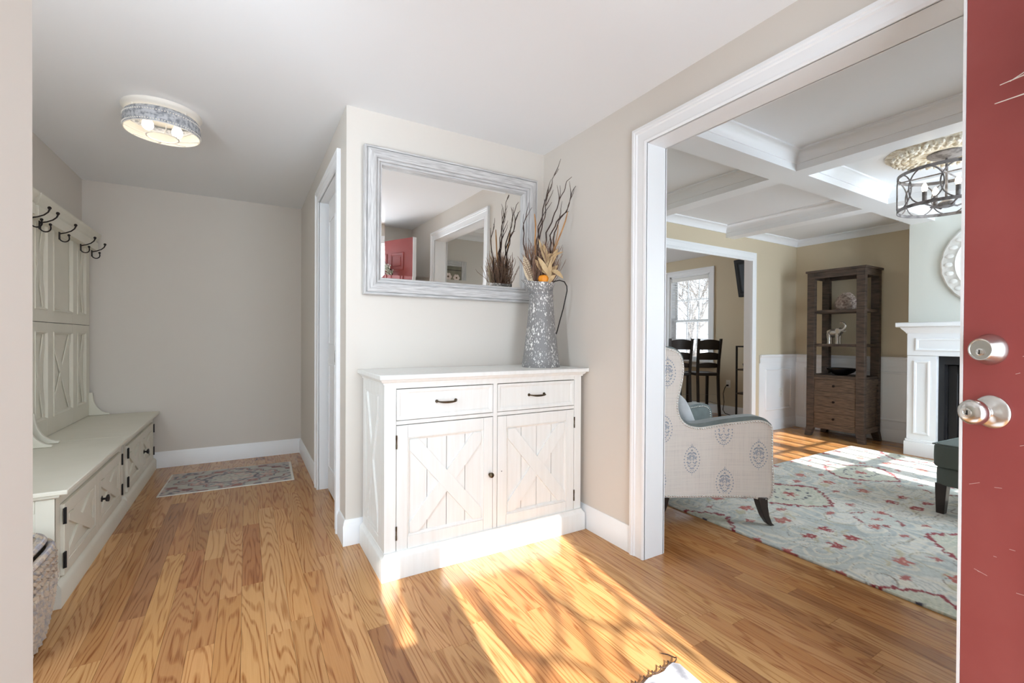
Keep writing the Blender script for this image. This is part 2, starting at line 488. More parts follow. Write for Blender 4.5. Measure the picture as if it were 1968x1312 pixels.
def vcol_mat(name, rough=0.95):
    m, nt, b = new_mat(name)
    at = node(nt, 'ShaderNodeAttribute'); at.attribute_name = 'pattern'
    nt.links.new(at.outputs['Color'], b.inputs['Base Color'])
    b.inputs['Roughness'].default_value = rough; b.inputs['Sheen Weight'].default_value = 0.15
    tc = node(nt, 'ShaderNodeTexCoord')
    nb = node(nt, 'ShaderNodeTexNoise'); nb.inputs['Scale'].default_value = 330
    nt.links.new(tc.outputs['Object'], nb.inputs['Vector'])
    bp = node(nt, 'ShaderNodeBump'); bp.inputs['Strength'].default_value = 0.5; bp.inputs['Distance'].default_value = 0.003
    nt.links.new(nb.outputs['Fac'], bp.inputs['Height']); nt.links.new(bp.outputs[0], b.inputs['Normal'])
    return m
M['rug'] = vcol_mat('patterned_wool')
M['weave'] = pm('sea_grass_weave', L(192, 177, 158), 0.8, var=(55, 0.44, 0.66), col2=L(150, 149, 152), bump=(150, 0.4, 0.002))
M['rim'] = pm('bleached_grass_rim', L(190, 172, 152), 0.8, var=(26, 0.42, 0.6), col2=L(150, 146, 150))

# ================================================================== structure
XL, XM, XR, XS = -1.168, 0.480, 1.808, 1.945      # far side of bench hall, mirror-wall corner, wall to living room (two faces)
YF, YM, YH = -0.36, 2.6388, 5.016                 # front wall, mirror wall, hall end wall
XFP, YD, YD2 = 6.40, 3.307, 3.45                  # fireplace wall, wall to dining room (two faces)
ZC, ZL = 2.454, 2.495

# floor slab with oak planks
floor = struct('floor', MB().box(-1.4, 6.6, -0.6, 7.1, -0.12, -0.014), M['crevice'], 'honey oak strip floor running through all the rooms', 'floor')
rng = random.Random(5)
PW = 0.0862
cand = []
def in_rooms(x, y):
    if y > 6.9 or y < -0.36: return False
    if x < XM: return y < 5.0
    if x < XS: return y < YM or (x < 1.9 and y < 3.9)
    return True
k0 = -17
for k in range(k0, 73):
    xa = 0.244-PW+k*PW
    xc = xa+PW/2
    if xc < XL-0.02 or xc > XFP+0.02: continue
    y = -0.40-rng.random()*0.9
    while y < 6.9:
        ln = rng.choice([0.42, 0.6, 0.78, 0.96, 1.14, 1.32, 1.5, 1.68])
        yc = y+ln/2
        if in_rooms(xc, min(max(y+0.06, -0.3), 6.8)) and y+ln > -0.36:
            cand.append((xc, yc, ln))
        y += ln
def px_of(x, y, z=0.0):
    p = cam.matrix_world.inverted() @ Vector((x, y, z))
    if p.z > -0.05: return None
    return (984+867.41*p.x/-p.z, 656-867.41*p.y/-p.z, -p.z)
def in_view(x, y):
    q = px_of(x, y)
    if q is None or not (50 < q[0] < 1860 and 0 < q[1] < 1330): return False
    if y > YM-0.02 and XM < x < XS: return False
    # the living room is seen through the cased opening only
    if x > XS:
        t = XR/x
        if not (0.45 < y*t < 1.72): return False
        if y > YD and not (3.3 < x < 5.6): return False
    if 0.53 < x < 1.8 and y > 2.1: return False
    if x < -0.68 and y > 2.55: return False
    if 2.56 < x < 5.68 and y < 2.34: return False
    return True
scored = []
for c in cand:
    x, y, ln = c
    n = sum(in_view(x, y+ln*(j/8-0.5)) for j in range(9))
    q = px_of(x, y)
    d = q[2] if q else 9.0
    scored.append((n/9*ln/(d*d) if q else 0, c))
scored.sort(key=lambda s: -s[0])
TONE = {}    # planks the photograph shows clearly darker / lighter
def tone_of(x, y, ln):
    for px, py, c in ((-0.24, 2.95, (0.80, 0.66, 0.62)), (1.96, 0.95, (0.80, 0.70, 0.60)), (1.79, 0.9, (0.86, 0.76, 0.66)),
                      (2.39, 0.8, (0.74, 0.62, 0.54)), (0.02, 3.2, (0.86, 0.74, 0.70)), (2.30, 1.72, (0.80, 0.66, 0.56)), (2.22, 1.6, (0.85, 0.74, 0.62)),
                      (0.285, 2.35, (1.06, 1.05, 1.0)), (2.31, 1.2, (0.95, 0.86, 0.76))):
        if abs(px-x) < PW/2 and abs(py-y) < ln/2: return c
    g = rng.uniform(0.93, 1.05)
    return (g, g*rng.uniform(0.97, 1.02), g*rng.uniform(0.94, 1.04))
plank_mesh = {}
rest = MB()
for i, (s, (x, y, ln)) in enumerate(scored):
    y0, y1 = max(y-ln/2, -0.5), min(y+ln/2, 6.95)
    if i < 296 and s > 0:
        key = round(ln, 2)
        if key not in plank_mesh:
            h = 0.00045
            mb = MB().box(-PW/2+h, PW/2-h, -ln/2+h, ln/2-h, -0.0138, 0.0)
            o = build('plank', mb, M['oak'], floor)
            plank_mesh[key] = o.data
        else:
            o = bpy.data.objects.new('plank', plank_mesh[key]); COL.objects.link(o); o.parent = floor
        o.location = (x, y, 0)
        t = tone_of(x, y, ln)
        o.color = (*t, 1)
    else:
        rest.box(x-PW/2+0.0005, x+PW/2-0.0005, y0+0.0005, y1-0.0005, -0.0138, 0.0)
ro = build('floor_planks_beyond', rest, M['oak'], floor, kind='stuff')
ro.name = 'plank_field'

# ceilings
struct('ceiling', MB().box(XL-0.1, XS-0.005, YF-0.1, YH+0.1, ZC, ZC+0.14), M['ceil'], 'flat white ceiling over the entry and hall', 'ceiling')
struct('ceiling_living', MB().box(XS-0.005, XFP+0.1, YF-0.1, YD2, ZL, ZL+0.1), M['ceil'], 'coffered white ceiling over the living room', 'ceiling')
struct('ceiling_dining', MB().box(2.4, XFP+0.1, YD2, 7.1, 2.51, 2.6), M['ceil'], 'flat white ceiling over the dining room', 'ceiling')

# walls
w = MB()
w.box(XR, XS, 1.702, YD, 0, ZC+0.03).box(XR, XS, YF, 0.44, 0, ZC+0.03).box(XR, XS, 0.44, 1.702, 2.207, ZC+0.03)
struct('wall_right', w, M['wall'], 'greige wall between entry and living room with wide cased opening', 'wall')
struct('wall_mirror', MB().box(XM, XR, YM, YM+0.12, 0, ZC+0.01), M['wall'], 'greige wall behind the white console and mirror', 'wall')
w = MB()
w.box(XM, XM+0.115, YM+0.12, 2.885, 0, ZC+0.01).box(XM, XM+0.115, 3.725, YH, 0, ZC+0.01).box(XM, XM+0.115, 2.885, 3.725, 2.205, ZC+0.01)
struct('wall_hall', w, M['wall'], 'greige hall wall with the pocket door opening', 'wall')
struct('wall_back', MB().box(XL-0.12, XM+0.115, YH, YH+0.12, 0, ZC+0.01), M['wall'], 'plain greige wall at the end of the hall behind runner', 'wall')
struct('wall_left', MB().box(XL-0.12, XL, YF, 0.24, 0, ZC+0.01).box(XL-0.12, XL, 1.0, YH, 0, ZC+0.01).box(XL-0.12, XL, 0.24, 1.0, 0, 0.85).box(XL-0.12, XL, 0.24, 1.0, 2.05, ZC+0.01), M['wall'], 'greige wall behind the storage benches and hook boards', 'wall')  # includes an unseen opening added for the hall fill
struct('wall_entry', MB().box(-0.45, -0.33, YF, 1.135, 0, ZC+0.01), M['wall'], 'pale wall end standing just inside the front door', 'wall')
# room behind the pocket door
struct('wall_closet', MB().box(1.55, 1.65, YM+0.12, YH, 0, ZC+0.1).box(XM+0.115, 1.65, 3.95, 4.05, 0, ZC+0.1), M['wall'], 'wall of the small room behind the pocket door', 'wall')
# front wall: doorway, sidelight, living-room windows
w = MB()
yo, yi = YF-0.14, YF
for a, b_, z0, z1 in ((XL-0.12, 0.19, 0, 2.6), (0.294, 0.50, 0, 2.6), (0.19, 0.294, 0, 1.165), (0.19, 0.294, 2.2, 2.6), (0.50, 1.288, 2.22, 2.6),
                      (1.288, 4.07, 0, 2.6), (4.07, 5.37, 0, 0.62), (4.07, 5.37, 2.13, 2.6), (4.60, 4.70, 0.62, 2.13), (5.37, XFP+0.15, 0, 2.6)):
    w.box(a, b_, yo, yi, z0, z1)
struct('wall_front', w, M['wall'], 'front wall with the entrance doorway and living-room windows', 'wall')
w = MB()
w.box(XS, 3.3, YD, YD2, 0, 2.52).box(5.48, XFP, YD, YD2, 0, 2.52).box(3.3, 5.48, YD, YD2, 2.24, 2.52)
struct('wall_dining', w, M['wall_tan'], 'tan wall around the cased opening to the dining room', 'wall')
w = MB().box(XFP, XFP+0.15, YF, 4.63, 0, 2.6).box(XFP, XFP+0.15, 5.41, 7.1, 0, 2.6).box(XFP, XFP+0.15, 4.63, 5.41, 2.24, 2.6).box(XFP, XFP+0.15, 4.63, 5.41, 0, 0.80)
struct('wall_fireplace', w, M['wall_tan'], 'tan outer wall behind fireplace and dining window', 'wall')
XB = 5.93
struct('wall_breast', MB().box(XB, XFP, 0.57, 1.95, 1.30, ZL).box(XB, XFP, 0.57, 0.80, 0, 1.30).box(XB, XFP, 1.70, 1.95, 0, 1.30).box(XB, XFP, 0.80, 1.70, 1.02, 1.30).box(XB+0.4, XFP, 0.80, 1.70, 0, 1.02), M['breast'], 'pale sage chimney breast above the white mantel', 'wall')
w = MB().box(2.4, 2.5, YD2, 7.1, 0, 2.6)
for a, b_, z0, z1 in ((2.5, 3.4, 0, 2.6), (5.2, XFP, 0, 2.6), (3.4, 5.2, 0, 0.8), (3.4, 5.2, 2.2, 2.6)):
    w.box(a, b_, 6.9, 7.0, z0, z1)
struct('wall_far', w, M['wall_tan'], 'tan wall at the far side of the dining room', 'wall')

CAS = [(0, 0), (0, 0.011), (0.010, 0.016), (0.018, 0.012), (0.056, 0.014), (0.062, 0.020), (0.070, 0.019), (0.075, 0.024), (0.09, 0.022), (0.09, 0)]
def cased_opening(name, label, path, normal, jamb):
    t = struct(name, MB().sweep(path, CAS, normal), M['trim'], label, 'trim')
    if jamb is not None:
        build('jamb', jamb, M['trim'], t)
    return t
# wide opening to the living room
j = MB().box(XR-0.004, XS+0.004, 1.682, 1.702, 0, 2.207).box(XR-0.004, XS+0.004, 0.44, 0.46, 0, 2.207).box(XR-0.004, XS+0.004, 0.46, 1.682, 2.187, 2.207)
cased_opening('trim_1', 'wide white casing around the opening beside the console', [(XR, 1.682, 0), (XR, 1.682, 2.187), (XR, 0.46, 2.187), (XR, 0.46, 0)], (-1, 0, 0), j)
struct('trim_6', MB().sweep([(XS, 0.46, 0), (XS, 0.46, 2.187), (XS, 1.682, 2.187), (XS, 1.682, 0)], CAS, (1, 0, 0)), M['trim'], 'white casing on the living-room face of the wide opening', 'trim')
# dining opening
j = MB().box(5.46, 5.48, YD-0.004, YD2+0.004, 0, 2.24).box(3.3, 3.32, YD-0.004, YD2+0.004, 0, 2.24).box(3.32, 5.46, YD-0.004, YD2+0.004, 2.22, 2.24)
cased_opening('trim_2', 'white casing of the opening between living and dining rooms', [(5.46, YD, 0), (5.46, YD, 2.22), (3.32, YD, 2.22), (3.32, YD, 0)], (0, -1, 0), j)
# pocket door opening in the hall
j = MB().box(XM-0.003, XM+0.118, 3.705, 3.725, 0, 2.205).box(XM-0.003, XM+0.118, 2.885, 2.905, 0, 2.205).box(XM-0.003, XM+0.118, 2.905, 3.705, 2.185, 2.205)
cased_opening('trim_3', 'white casing of the pocket door in the hall', [(XM, 3.705, 0), (XM, 3.705, 2.185), (XM, 2.905, 2.185), (XM, 2.905, 0)], (-1, 0, 0), j)
pd = struct('door_2', MB().box(XM+0.058, XM+0.092, 2.91, 3.66, 0.012, 2.184), M['trim'], 'white pocket door pulled shut in the hall opening', 'door', bevel=0.002)
lp = build('latch_plate', MB().box(XM+0.054, XM+0.060, 3.30, 3.35, 0.97, 1.07), M['nickel'], pd, bevel=0.001)
build('latch_slot', MB().box(XM+0.0525, XM+0.0545, 3.313, 3.337, 0.99, 1.045), M['keyway'], lp)
for i, (z0, z1) in enumerate(((0.2, 0.95), (1.12, 2.02))):
    for y0 in (3.0, 3.36):
        if y0 > 3.2 and i == 0: pass
        build('panel', MB().sweep([(XM+0.058, y0+0.02, z0), (XM+0.058, y0+0.02, z1), (XM+0.058, y0-0.0+0.24, z1), (XM+0.058, y0+0.24, z0)][::-1], [(0, 0), (0, 0.004), (0.015, 0.002), (0.015, 0)], (-1, 0, 0), closed=True), M['trim'], pd)

# baseboards
BB = [(0, 0), (0.015, 0), (0.015, 0.112), (0.011, 0.120), (0.011, 0.128), (0.005, 0.142), (0, 0.142)]
def baseboard(name, path, label):
    return struct(name, MB().sweep([(x, y, 0) for x, y in path], BB, (0, 0, 1)), M['trim'], label, 'baseboard')
baseboard('baseboard_mirror', [(XR, 1.773), (XR, YM), (XM, YM), (XM, 2.814)], 'white baseboard wrapping the corner behind the console')
baseboard('baseboard_hall', [(XM, 3.796), (XM, YH), (XL, YH), (XL, 0.2)], 'white baseboard along the end of the hall')
baseboard('baseboard_entry', [(-0.33, 1.135), (-0.33, YF), (0.14, YF)], 'white baseboard on the wall beside the front door')
baseboard('baseboard_dining', [(XFP, YD2), (XFP, 6.9)], 'white baseboard under the dining-room window')
baseboard('baseboard_fireplace', [(XFP, 1.95), (XFP, YD), (5.552, YD)], 'white baseboard under the wainscot behind the tower shelf')

# coffered ceiling: beams and a crown moulding round every cell
BZ = 2.361
def beam(name, x0, x1, y0, y1, label):
    return struct(name, MB().box(x0, x1, y0, y1, BZ, ZL), M['trim'], label, 'ceiling beam')
beam('trim_11', XS, XB, 1.75, 1.94, 'long white ceiling beam running up to the chimney breast')
beam('trim_12', XS, XFP, 0.19, 0.38, 'long white ceiling beam over the front of the living room')
for n, (x0, x1) in enumerate(((3.37, 3.53), (4.86, 5.03))):
    for m_, (y0, y1) in enumerate(((1.94, YD), (0.38, 1.75), (YF, 0.19))):
        nm = ['nearer the wide opening', 'nearer the fireplace'][n]
        pos = ['above the dining-room opening', 'beside the hanging lantern', 'over the front windows'][m_]
        beam(f'trim_{13+n*3+m_}', x0, x1, y0, y1, f'short white cross beam {pos}, {nm}')
CR = [(0, 0), (0.058, 0), (0.058, 0.012), (0.046, 0.018), (0.034, 0.040), (0.018, 0.056), (0.014, 0.072), (0.010, 0.085), (0, 0.085)]
cid = 20
for xi, (xa, xb) in enumerate(((XS, 3.37), (3.53, 4.86), (5.03, XFP))):
    for yi_, (ya, yb) in enumerate(((1.94, YD), (0.38, 1.75), (YF, 0.19))):
        xb2 = XB if (xi == 2 and yi_ == 1) else xb
        ya2 = 1.95 if (xi == 2 and yi_ == 0) else ya
        lab = ['over the wide opening', 'in the middle of the coffers', 'beside the fireplace wall'][xi]
        lab2 = ['next to the dining room', 'at the lantern', 'by the front windows'][yi_]
        struct(f'trim_{cid}', MB().sweep([(xa, yb, ZL), (xb2, yb, ZL), (xb2, ya2, ZL), (xa, ya2, ZL)], CR, (0, 0, -1), closed=True), M['trim'], f'white crown moulding of the coffer {lab} {lab2}', 'moulding')
        cid += 1

# wainscot in the living room
def rect_frame(mb, o, u, v, x0, x1, z0, z1, nrm, prof=((0, 0), (0, 0.006), (0.008, 0.012), (0.018, 0.010), (0.026, 0.004), (0.026, 0))):
    o = Vector(o); u = Vector(u); v = Vector(v)
    P = [o+u*x0+v*z0, o+u*x1+v*z0, o+u*x1+v*z1, o+u*x0+v*z1]
    N = Vector(nrm)
    if (P[1]-P[0]).cross(P[2]-P[1]).dot(N) < 0: P = P[::-1]
    mb.sweep(P, list(prof), N, closed=True)
CAP = [(0, 0), (0.010, 0), (0.014, 0.02), (0.012, 0.07), (0.022, 0.082), (0.026, 0.10), (0.022, 0.108), (0, 0.108)]
wt = struct('trim_4', MB().sweep([(XFP-0.006, 1.95, 0.865), (XFP-0.006, YD-0.006, 0.865), (5.552, YD-0.006, 0.865)], CAP, (0, 0, 1)), M['trim'], 'white panelled wainscot behind the dark tower shelf', 'wainscot')
build('board', MB().box(XFP-0.006, XFP, 1.95, YD, 0.14, 0.87).box(5.552, XFP, YD-0.006, YD, 0.14, 0.87), M['trim'], wt)
for y0, y1 in ((2.06, 2.56), (2.70, 3.19)):
    mb = MB(); rect_frame(mb, (XFP-0.006, 0, 0), (0, 1, 0), (0, 0, 1), y0, y1, 0.235, 0.805, (-1, 0, 0)); build('panel', mb, M['trim'], wt)
mb = MB(); rect_frame(mb, (0, YD-0.006, 0), (1, 0, 0), (0, 0, 1), 5.68, 6.28, 0.255, 0.79, (0, -1, 0)); build('panel', mb, M['trim'], wt)

# dining-room window: casing, two sashes, muntins, every pane
XW = XFP+0.07
win = struct('window_1', MB().sweep([(XFP, 4.63, 0.80), (XFP, 4.63, 2.24), (XFP, 5.41, 2.24), (XFP, 5.41, 0.80)][::-1], CAS, (-1, 0, 0), closed=True), M['trim'], 'white double-hung dining window with bare trees outside', 'window')
fb = MB().box(XFP, XFP+0.15, 4.63, 4.655, 0.80, 2.24).box(XFP, XFP+0.15, 5.385, 5.41, 0.80, 2.24).box(XFP, XFP+0.15, 4.63, 5.41, 2.215, 2.24).box(XFP, XFP+0.15, 4.63, 5.41, 0.80, 0.83)
build('jamb', fb, M['trim'], win)
build('stool', MB().box(XFP-0.045, XFP+0.02, 4.52, 5.52, 0.785, 0.81), M['trim'], win, bevel=0.004)
def sash(z0, z1, x):
    mb = MB().box(x, x+0.03, 4.655, 4.70, z0, z1).box(x, x+0.03, 5.34, 5.385, z0, z1).box(x, x+0.03, 4.70, 5.34, z0, z0+0.045).box(x, x+0.03, 4.70, 5.34, z1-0.045, z1)
    s = build('sash', mb, M['trim'], win, bevel=0.002)
    ys = [4.70, 4.913, 5.127, 5.34]; zs = [z0+0.045, (z0+z1)/2, z1-0.045]
    for k in (1, 2): build('muntin', MB().box(x+0.008, x+0.022, ys[k]-0.009, ys[k]+0.009, zs[0], zs[2]), M['trim'], s)
    build('muntin', MB().box(x+0.0085, x+0.0215, 4.70, 5.34, zs[1]-0.009, zs[1]+0.009), M['trim'], s)
    for a in range(3):
        for c in range(2):
            build('pane', MB().box(x+0.0135, x+0.0165, ys[a]+0.008, ys[a+1]-0.008, zs[c]+0.008, zs[c+1]-0.008), M['glass'], s, smooth=False)
sash(1.455, 2.215, XFP+0.105)
sash(0.83, 1.50, XFP+0.07)
bl = thing('window_blind', 'white slatted blind lowered in the dining-room window', 'blind', (XFP+0.035, 5.02, 0.85))
build('head_rail', MB().box(XFP+0.005, XFP+0.06, 4.66, 5.38, 2.15, 2.213), M['blind'], bl, bevel=0.004)
sl = None
for k in range(28):
    z = 2.125-k*0.046
    if sl is None:
        sl = build('slat', MB().box(XFP+0.01, XFP+0.056, 4.662, 5.378, z-0.0013, z+0.0013), M['blind'], bl, origin=(XFP+0.033, 5.02, z))
        z_first = z
    else:
        c = sl.copy(); COL.objects.link(c); c.parent = bl
        c.location = sl.location+Vector((0, 0, z-z_first))
for y in (4.78, 5.26):
    build('ladder_cord', MB().box(XFP+0.0325, XFP+0.0335, y-0.0012, y+0.0012, 0.86, 2.15), M['blind'], bl)
# living-room front windows (their grids shade the floor)
def front_window(name, x0, x1, label):
    z0, z1, y = 0.62, 2.13, YF-0.09
    w = struct(name, MB().sweep([(x0, YF, z0), (x0, YF, z1), (x1, YF, z1), (x1, YF, z0)], CAS, (0, 1, 0), closed=True) if False else MB().box(x0-0.09, x0, YF, YF+0.02, z0-0.09, z1+0.09).box(x1, x1+0.05, YF, YF+0.02, z0-0.09, z1+0.09).box(x0, x1, YF, YF+0.02, z1, z1+0.09).box(x0, x1, YF, YF+0.02, z0-0.09, z0), M['trim'], label, 'window')
    zm = (z0+z1)/2
    mb = MB()
    for a, b_ in ((z0, zm), (zm, z1)):
        mb.box(x0, x0+0.035, y, y+0.03, a, b_).box(x1-0.035, x1, y, y+0.03, a, b_).box(x0+0.035, x1-0.035, y, y+0.03, a, a+0.03).box(x0+0.035, x1-0.035, y, y+0.03, b_-0.03, b_)
        m2 = (a+b_)/2
        mb.box(x0+0.035, x1-0.035, y+0.005, y+0.022, m2-0.015, m2+0.015)
        for k in (1, 2):
            xm = x0+(x1-x0)*k/3
            mb.box(xm-0.015, xm+0.015, y+0.004, y+0.023, a, b_)
    build('sash', mb, M['trim'], w)
    build('pane', MB().box(x0+0.03, x1-0.03, y+0.012, y+0.015, z0+0.02, z1-0.02), M['glass'], w, smooth=False)
    return w
front_window('window_2', 4.07, 4.60, 'front living-room window nearer the entry of the pair')
front_window('window_3', 4.70, 5.37, 'front living-room window nearer the fireplace of the pair')
sl_w = struct('window_5', MB().box(0.14, 0.19, YF, YF+0.02, 0, 2.29).box(0.294, 0.50, YF, YF+0.02, 0, 2.29).box(1.288, 1.378, YF, YF+0.02, 0, 2.31).box(0.14, 1.378, YF, YF+0.02, 2.22, 2.31), M['trim'], 'white frame of the entrance with its narrow sidelight', 'window')
build('pane', MB().box(0.185, 0.299, YF-0.075, YF-0.07, 1.16, 2.205), M['glass'], sl_w, smooth=False)

# outside: added porch roof, ground, bare trees
struct('porch', MB().box(-1.6, 2.4, -1.70, YF-0.14, 2.325, 2.47), M['trim'], 'unseen white porch roof added to cut the sun at the entrance', 'porch')  # added unseen slab, its edge set where the entry sun patch ends
struct('ground', MB().box(-40, 60, -40, 60, -0.9, -0.6), M['snow'], 'snow covered ground outside the house', 'ground')
struct('porch_step', MB().box(-0.6, 2.2, -1.7, YF-0.14, -0.6, -0.03), M['snow'], 'pale stone porch step outside the entrance', 'step')

# ================================================================== entry furniture
def clip_poly(poly, x0, x1, z0, z1):
    def cut(P, ax, val, keep_less):
        out = []
        for i in range(len(P)):
            a, b_ = P[i], P[(i+1) % len(P)]
            ia = (a[ax] <= val) if keep_less else (a[ax] >= val)
            ib = (b_[ax] <= val) if keep_less else (b_[ax] >= val)
            if ia: out.append(a)
            if ia != ib:
                t = (val-a[ax])/(b_[ax]-a[ax])
                out.append((a[0]+t*(b_[0]-a[0]), a[1]+t*(b_[1]-a[1])))
        return out
    for ax, v_, k in ((0, x0, False), (0, x1, True), (1, z0, False), (1, z1, True)):
        poly = cut(poly, ax, v_, k)
        if not poly: return []
    return poly
def strip(p, q, wd):
    p = Vector(p); q = Vector(q); d = (q-p).normalized(); n = Vector((-d.y, d.x))*wd/2; e = d*0.2
    return [tuple(p-e-n), tuple(q+e-n), tuple(q+e+n), tuple(p-e+n)]
def brace_shapes(x0, x1, z0, z1, wd):
    """one full diagonal and two half diagonals of an X inside a rectangle"""
    full = clip_poly(strip((x0, z1), (x1, z0), wd), x0, x1, z0, z1)
    d = Vector((x1-x0, z0-z1)).normalized(); n = Vector((-d.y, d.x)); c = Vector(((x0+x1)/2, (z0+z1)/2))
    other = clip_poly(strip((x0, z0), (x1, z1), wd), x0, x1, z0, z1)
    halves = []
    for sg in (-1, 1):
        out = []
        P = other
        val = wd/2
        f = lambda p: sg*((Vector(p)-c).dot(n))-val
        for i in range(len(P)):
            a, b_ = P[i], P[(i+1) % len(P)]
            fa, fb = f(a), f(b_)
            if fa >= 0: out.append(a)
            if fa*fb < 0:
                t = fa/(fa-fb); out.append((a[0]+t*(b_[0]-a[0]), a[1]+t*(b_[1]-a[1])))
        if out: halves.append(out)
    return [full]+halves

def panel_door(root, name, fn, x0, x1, z0, z1, st, mat, rail_b=None, boards=0, br=0.07, thick=0.02, grooves_mat=None, label=None, recess=0.011):
    """framed door in the local plane fn(u, v, w): u along, v up, w outwards. parts: door > panel_board, brace"""
    rb = rail_b or st
    mb = MB()
    def bar(a, b_, c, d):
        mb.prism([(a, c), (b_, c), (b_, d), (a, d)], fn, 0, thick)
    g = 0.0008
    bar(x0, x0+st, z0, z1); bar(x1-st, x1, z0, z1)
    bar(x0+st+g, x1-st-g, z0, z0+rb); bar(x0+st+g, x1-st-g, z1-rb, z1)
    # sloped inner moulding
    X0, X1, Z0, Z1 = x0+st, x1-st, z0+rb, z1-rb
    o = Vector(fn(0, 0, 0)); u = Vector(fn(1, 0, 0))-o; v = Vector(fn(0, 1, 0))-o; w_ = Vector(fn(0, 0, 1))-o
    rect_frame(mb, o+w_*(thick-recess), u, v, X0, X1, Z0, Z1, w_, ((0, 0), (0, recess-0.002), (0.004, recess-0.002), (0.012, 0.003), (0.015, 0.003), (0.015, 0)) )
    dr = build(name, mb, mat, root, label=label, bevel=0.0012)
    build('door_back', MB().prism([(X0-0.01, Z0-0.01), (X1+0.01, Z0-0.01), (X1+0.01, Z1+0.01), (X0-0.01, Z1+0.01)], fn, 0.001, 0.004), grooves_mat or mat, dr)
    nb = max(1, boards)
    for k in range(nb):
        a = X0+(X1-X0)*k/nb; b_ = X0+(X1-X0)*(k+1)/nb
        h = 0.0014 if nb > 1 else 0
        build('panel_board', MB().prism([(a+h, Z0), (b_-h, Z0), (b_-h, Z1), (a+h, Z1)], fn, 0.004, thick-recess), mat, dr)
    if br:
        m_ = 0.013
        for P in brace_shapes(X0+m_, X1-m_, Z0+m_, Z1-m_, br):
            build('brace', MB().prism(P, fn, thick-recess, thick-recess+0.010), mat, dr, bevel=0.0006)
    return dr

# ---- console cabinet
cab = thing('console_cabinet', 'white console cabinet with two drawers and two X braced doors under the mirror', 'cabinet', (1.17, 2.40, 0))
cx0, cx1, cyf, cyb = 0.570, 1.770, 2.165, 2.615
mb = MB()
mb.box(cx0+0.012, cx1-0.012, cyf+0.03, cyb, 0.11, 0.935)
build('carcass', mb, M['crevice'], cab)
mb = MB()
mb.box(cx0, 0.6275, cyf, cyf+0.06, 0.115, 0.936).box(1.7175, cx1, cyf, cyf+0.06, 0.115, 0.936)
mb.box(1.1605, 1.1855, cyf+0.001, cyf+0.04, 0.115, 0.916)
mb.box(0.6275, 1.7175, cyf+0.001, cyf+0.04, 0.914, 0.936)
mb.box(0.6285, 1.1600, cyf+0.001, cyf+0.04, 0.7375, 0.7565).box(1.186, 1.7165, cyf+0.001, cyf+0.04, 0.7375, 0.7565)
build('face_frame', mb, M['cream'], cab, bevel=0.0012)
# sides with X braces
for sx, sg in ((cx0, -1), (cx1, 1)):
    fn = (lambda u, v, w_, sx=sx, sg=sg: (sx-sg*0.016+sg*w_*1.0, u, v))
    mb = MB()
    panel = panel_door(cab, 'side_panel', fn, cyf+0.06, cyb, 0.115, 0.936, 0.05, M['cream'], rail_b=0.055, boards=0, br=0.05, thick=0.016, recess=0.008)
# plinth and top
mb = MB()
pts = [(cx0-0.018, cyb, 0), (cx0-0.018, 2.138, 0), (1.785, 2.138, 0), (1.785, cyb, 0)]
mb.sweep(pts, [(0, 0), (0, 0.100), (0.004, 0.106), (0.014, 0.118), (0.016, 0.126), (0.030, 0.126), (0.030, 0)], (0, 0, 1))
build('plinth', mb, M['cream'], cab, bevel=0.0008)
tp = MB()
tp.box(0.541, 1.8035, 2.130, 2.632, 0.961, 0.983)
build('top', tp, M['cream'], cab, bevel=0.002)
mb = MB()
pts = [(cx0, cyb, 0.935), (cx0, cyf, 0.935), (cx1, cyf, 0.935), (cx1, cyb, 0.935)]
mb.sweep(pts, [(0.012, 0), (-0.006, 0), (-0.007, 0.008), (-0.014, 0.012), (-0.020, 0.020), (-0.022, 0.026), (0.012, 0.026)], (0, 0, 1))
build('cornice', mb, M['cream'], cab)
ffn = lambda u, v, w_: (u, cyf+0.020-w_, v)
for x0, x1 in ((0.6300, 1.1580), (1.1880, 1.7150)):
    mb = MB()
    z0, z1 = 0.7595, 0.9100
    mb.prism([(x0, z0), (x1, z0), (x1, z1), (x0, z1)], ffn, 0.0, 0.0115)
    o = Vector(ffn(0, 0, 0)); 
    rect_frame(mb, (0, cyf+0.0085, 0), (1, 0, 0), (0, 0, 1), x0, x1, z0, z1, (0, -1, 0), ((0, -0.005), (0, 0.008), (0.011, 0.008), (0.022, 0.001), (0.026, 0.0015), (0.026, -0.005)))
    dw = build('drawer', mb, M['cream'], cab, bevel=0.0008)
    xc = (x0+x1)/2-0.004; zc = 0.8395
    pl = MB()
    hw = 0.052
    pts = []
    for k in range(13):
        t = -1+2*k/12
        pts.append((xc+t*hw, cyf-0.004-0.020*(1-t**6)**0.5 if abs(t) < 1 else cyf-0.004, zc-0.004*(1-t*t)))
    pl.tube(pts, [0.0032+0.0028*(1-(abs(-1+2*k/12))**2) for k in range(13)], 8)
    for sg in (-1, 1):
        pl.lathe([(0.0001, 0), (0.0085, 0), (0.0085, 0.003), (0.006, 0.007), (0.0001, 0.008)], (xc+sg*hw, cyf+0.0085, zc), 14, basis=((1, 0, 0), (0, 0, 1), (0, -1, 0)))
    build('pull', pl, M['bronze'], dw)
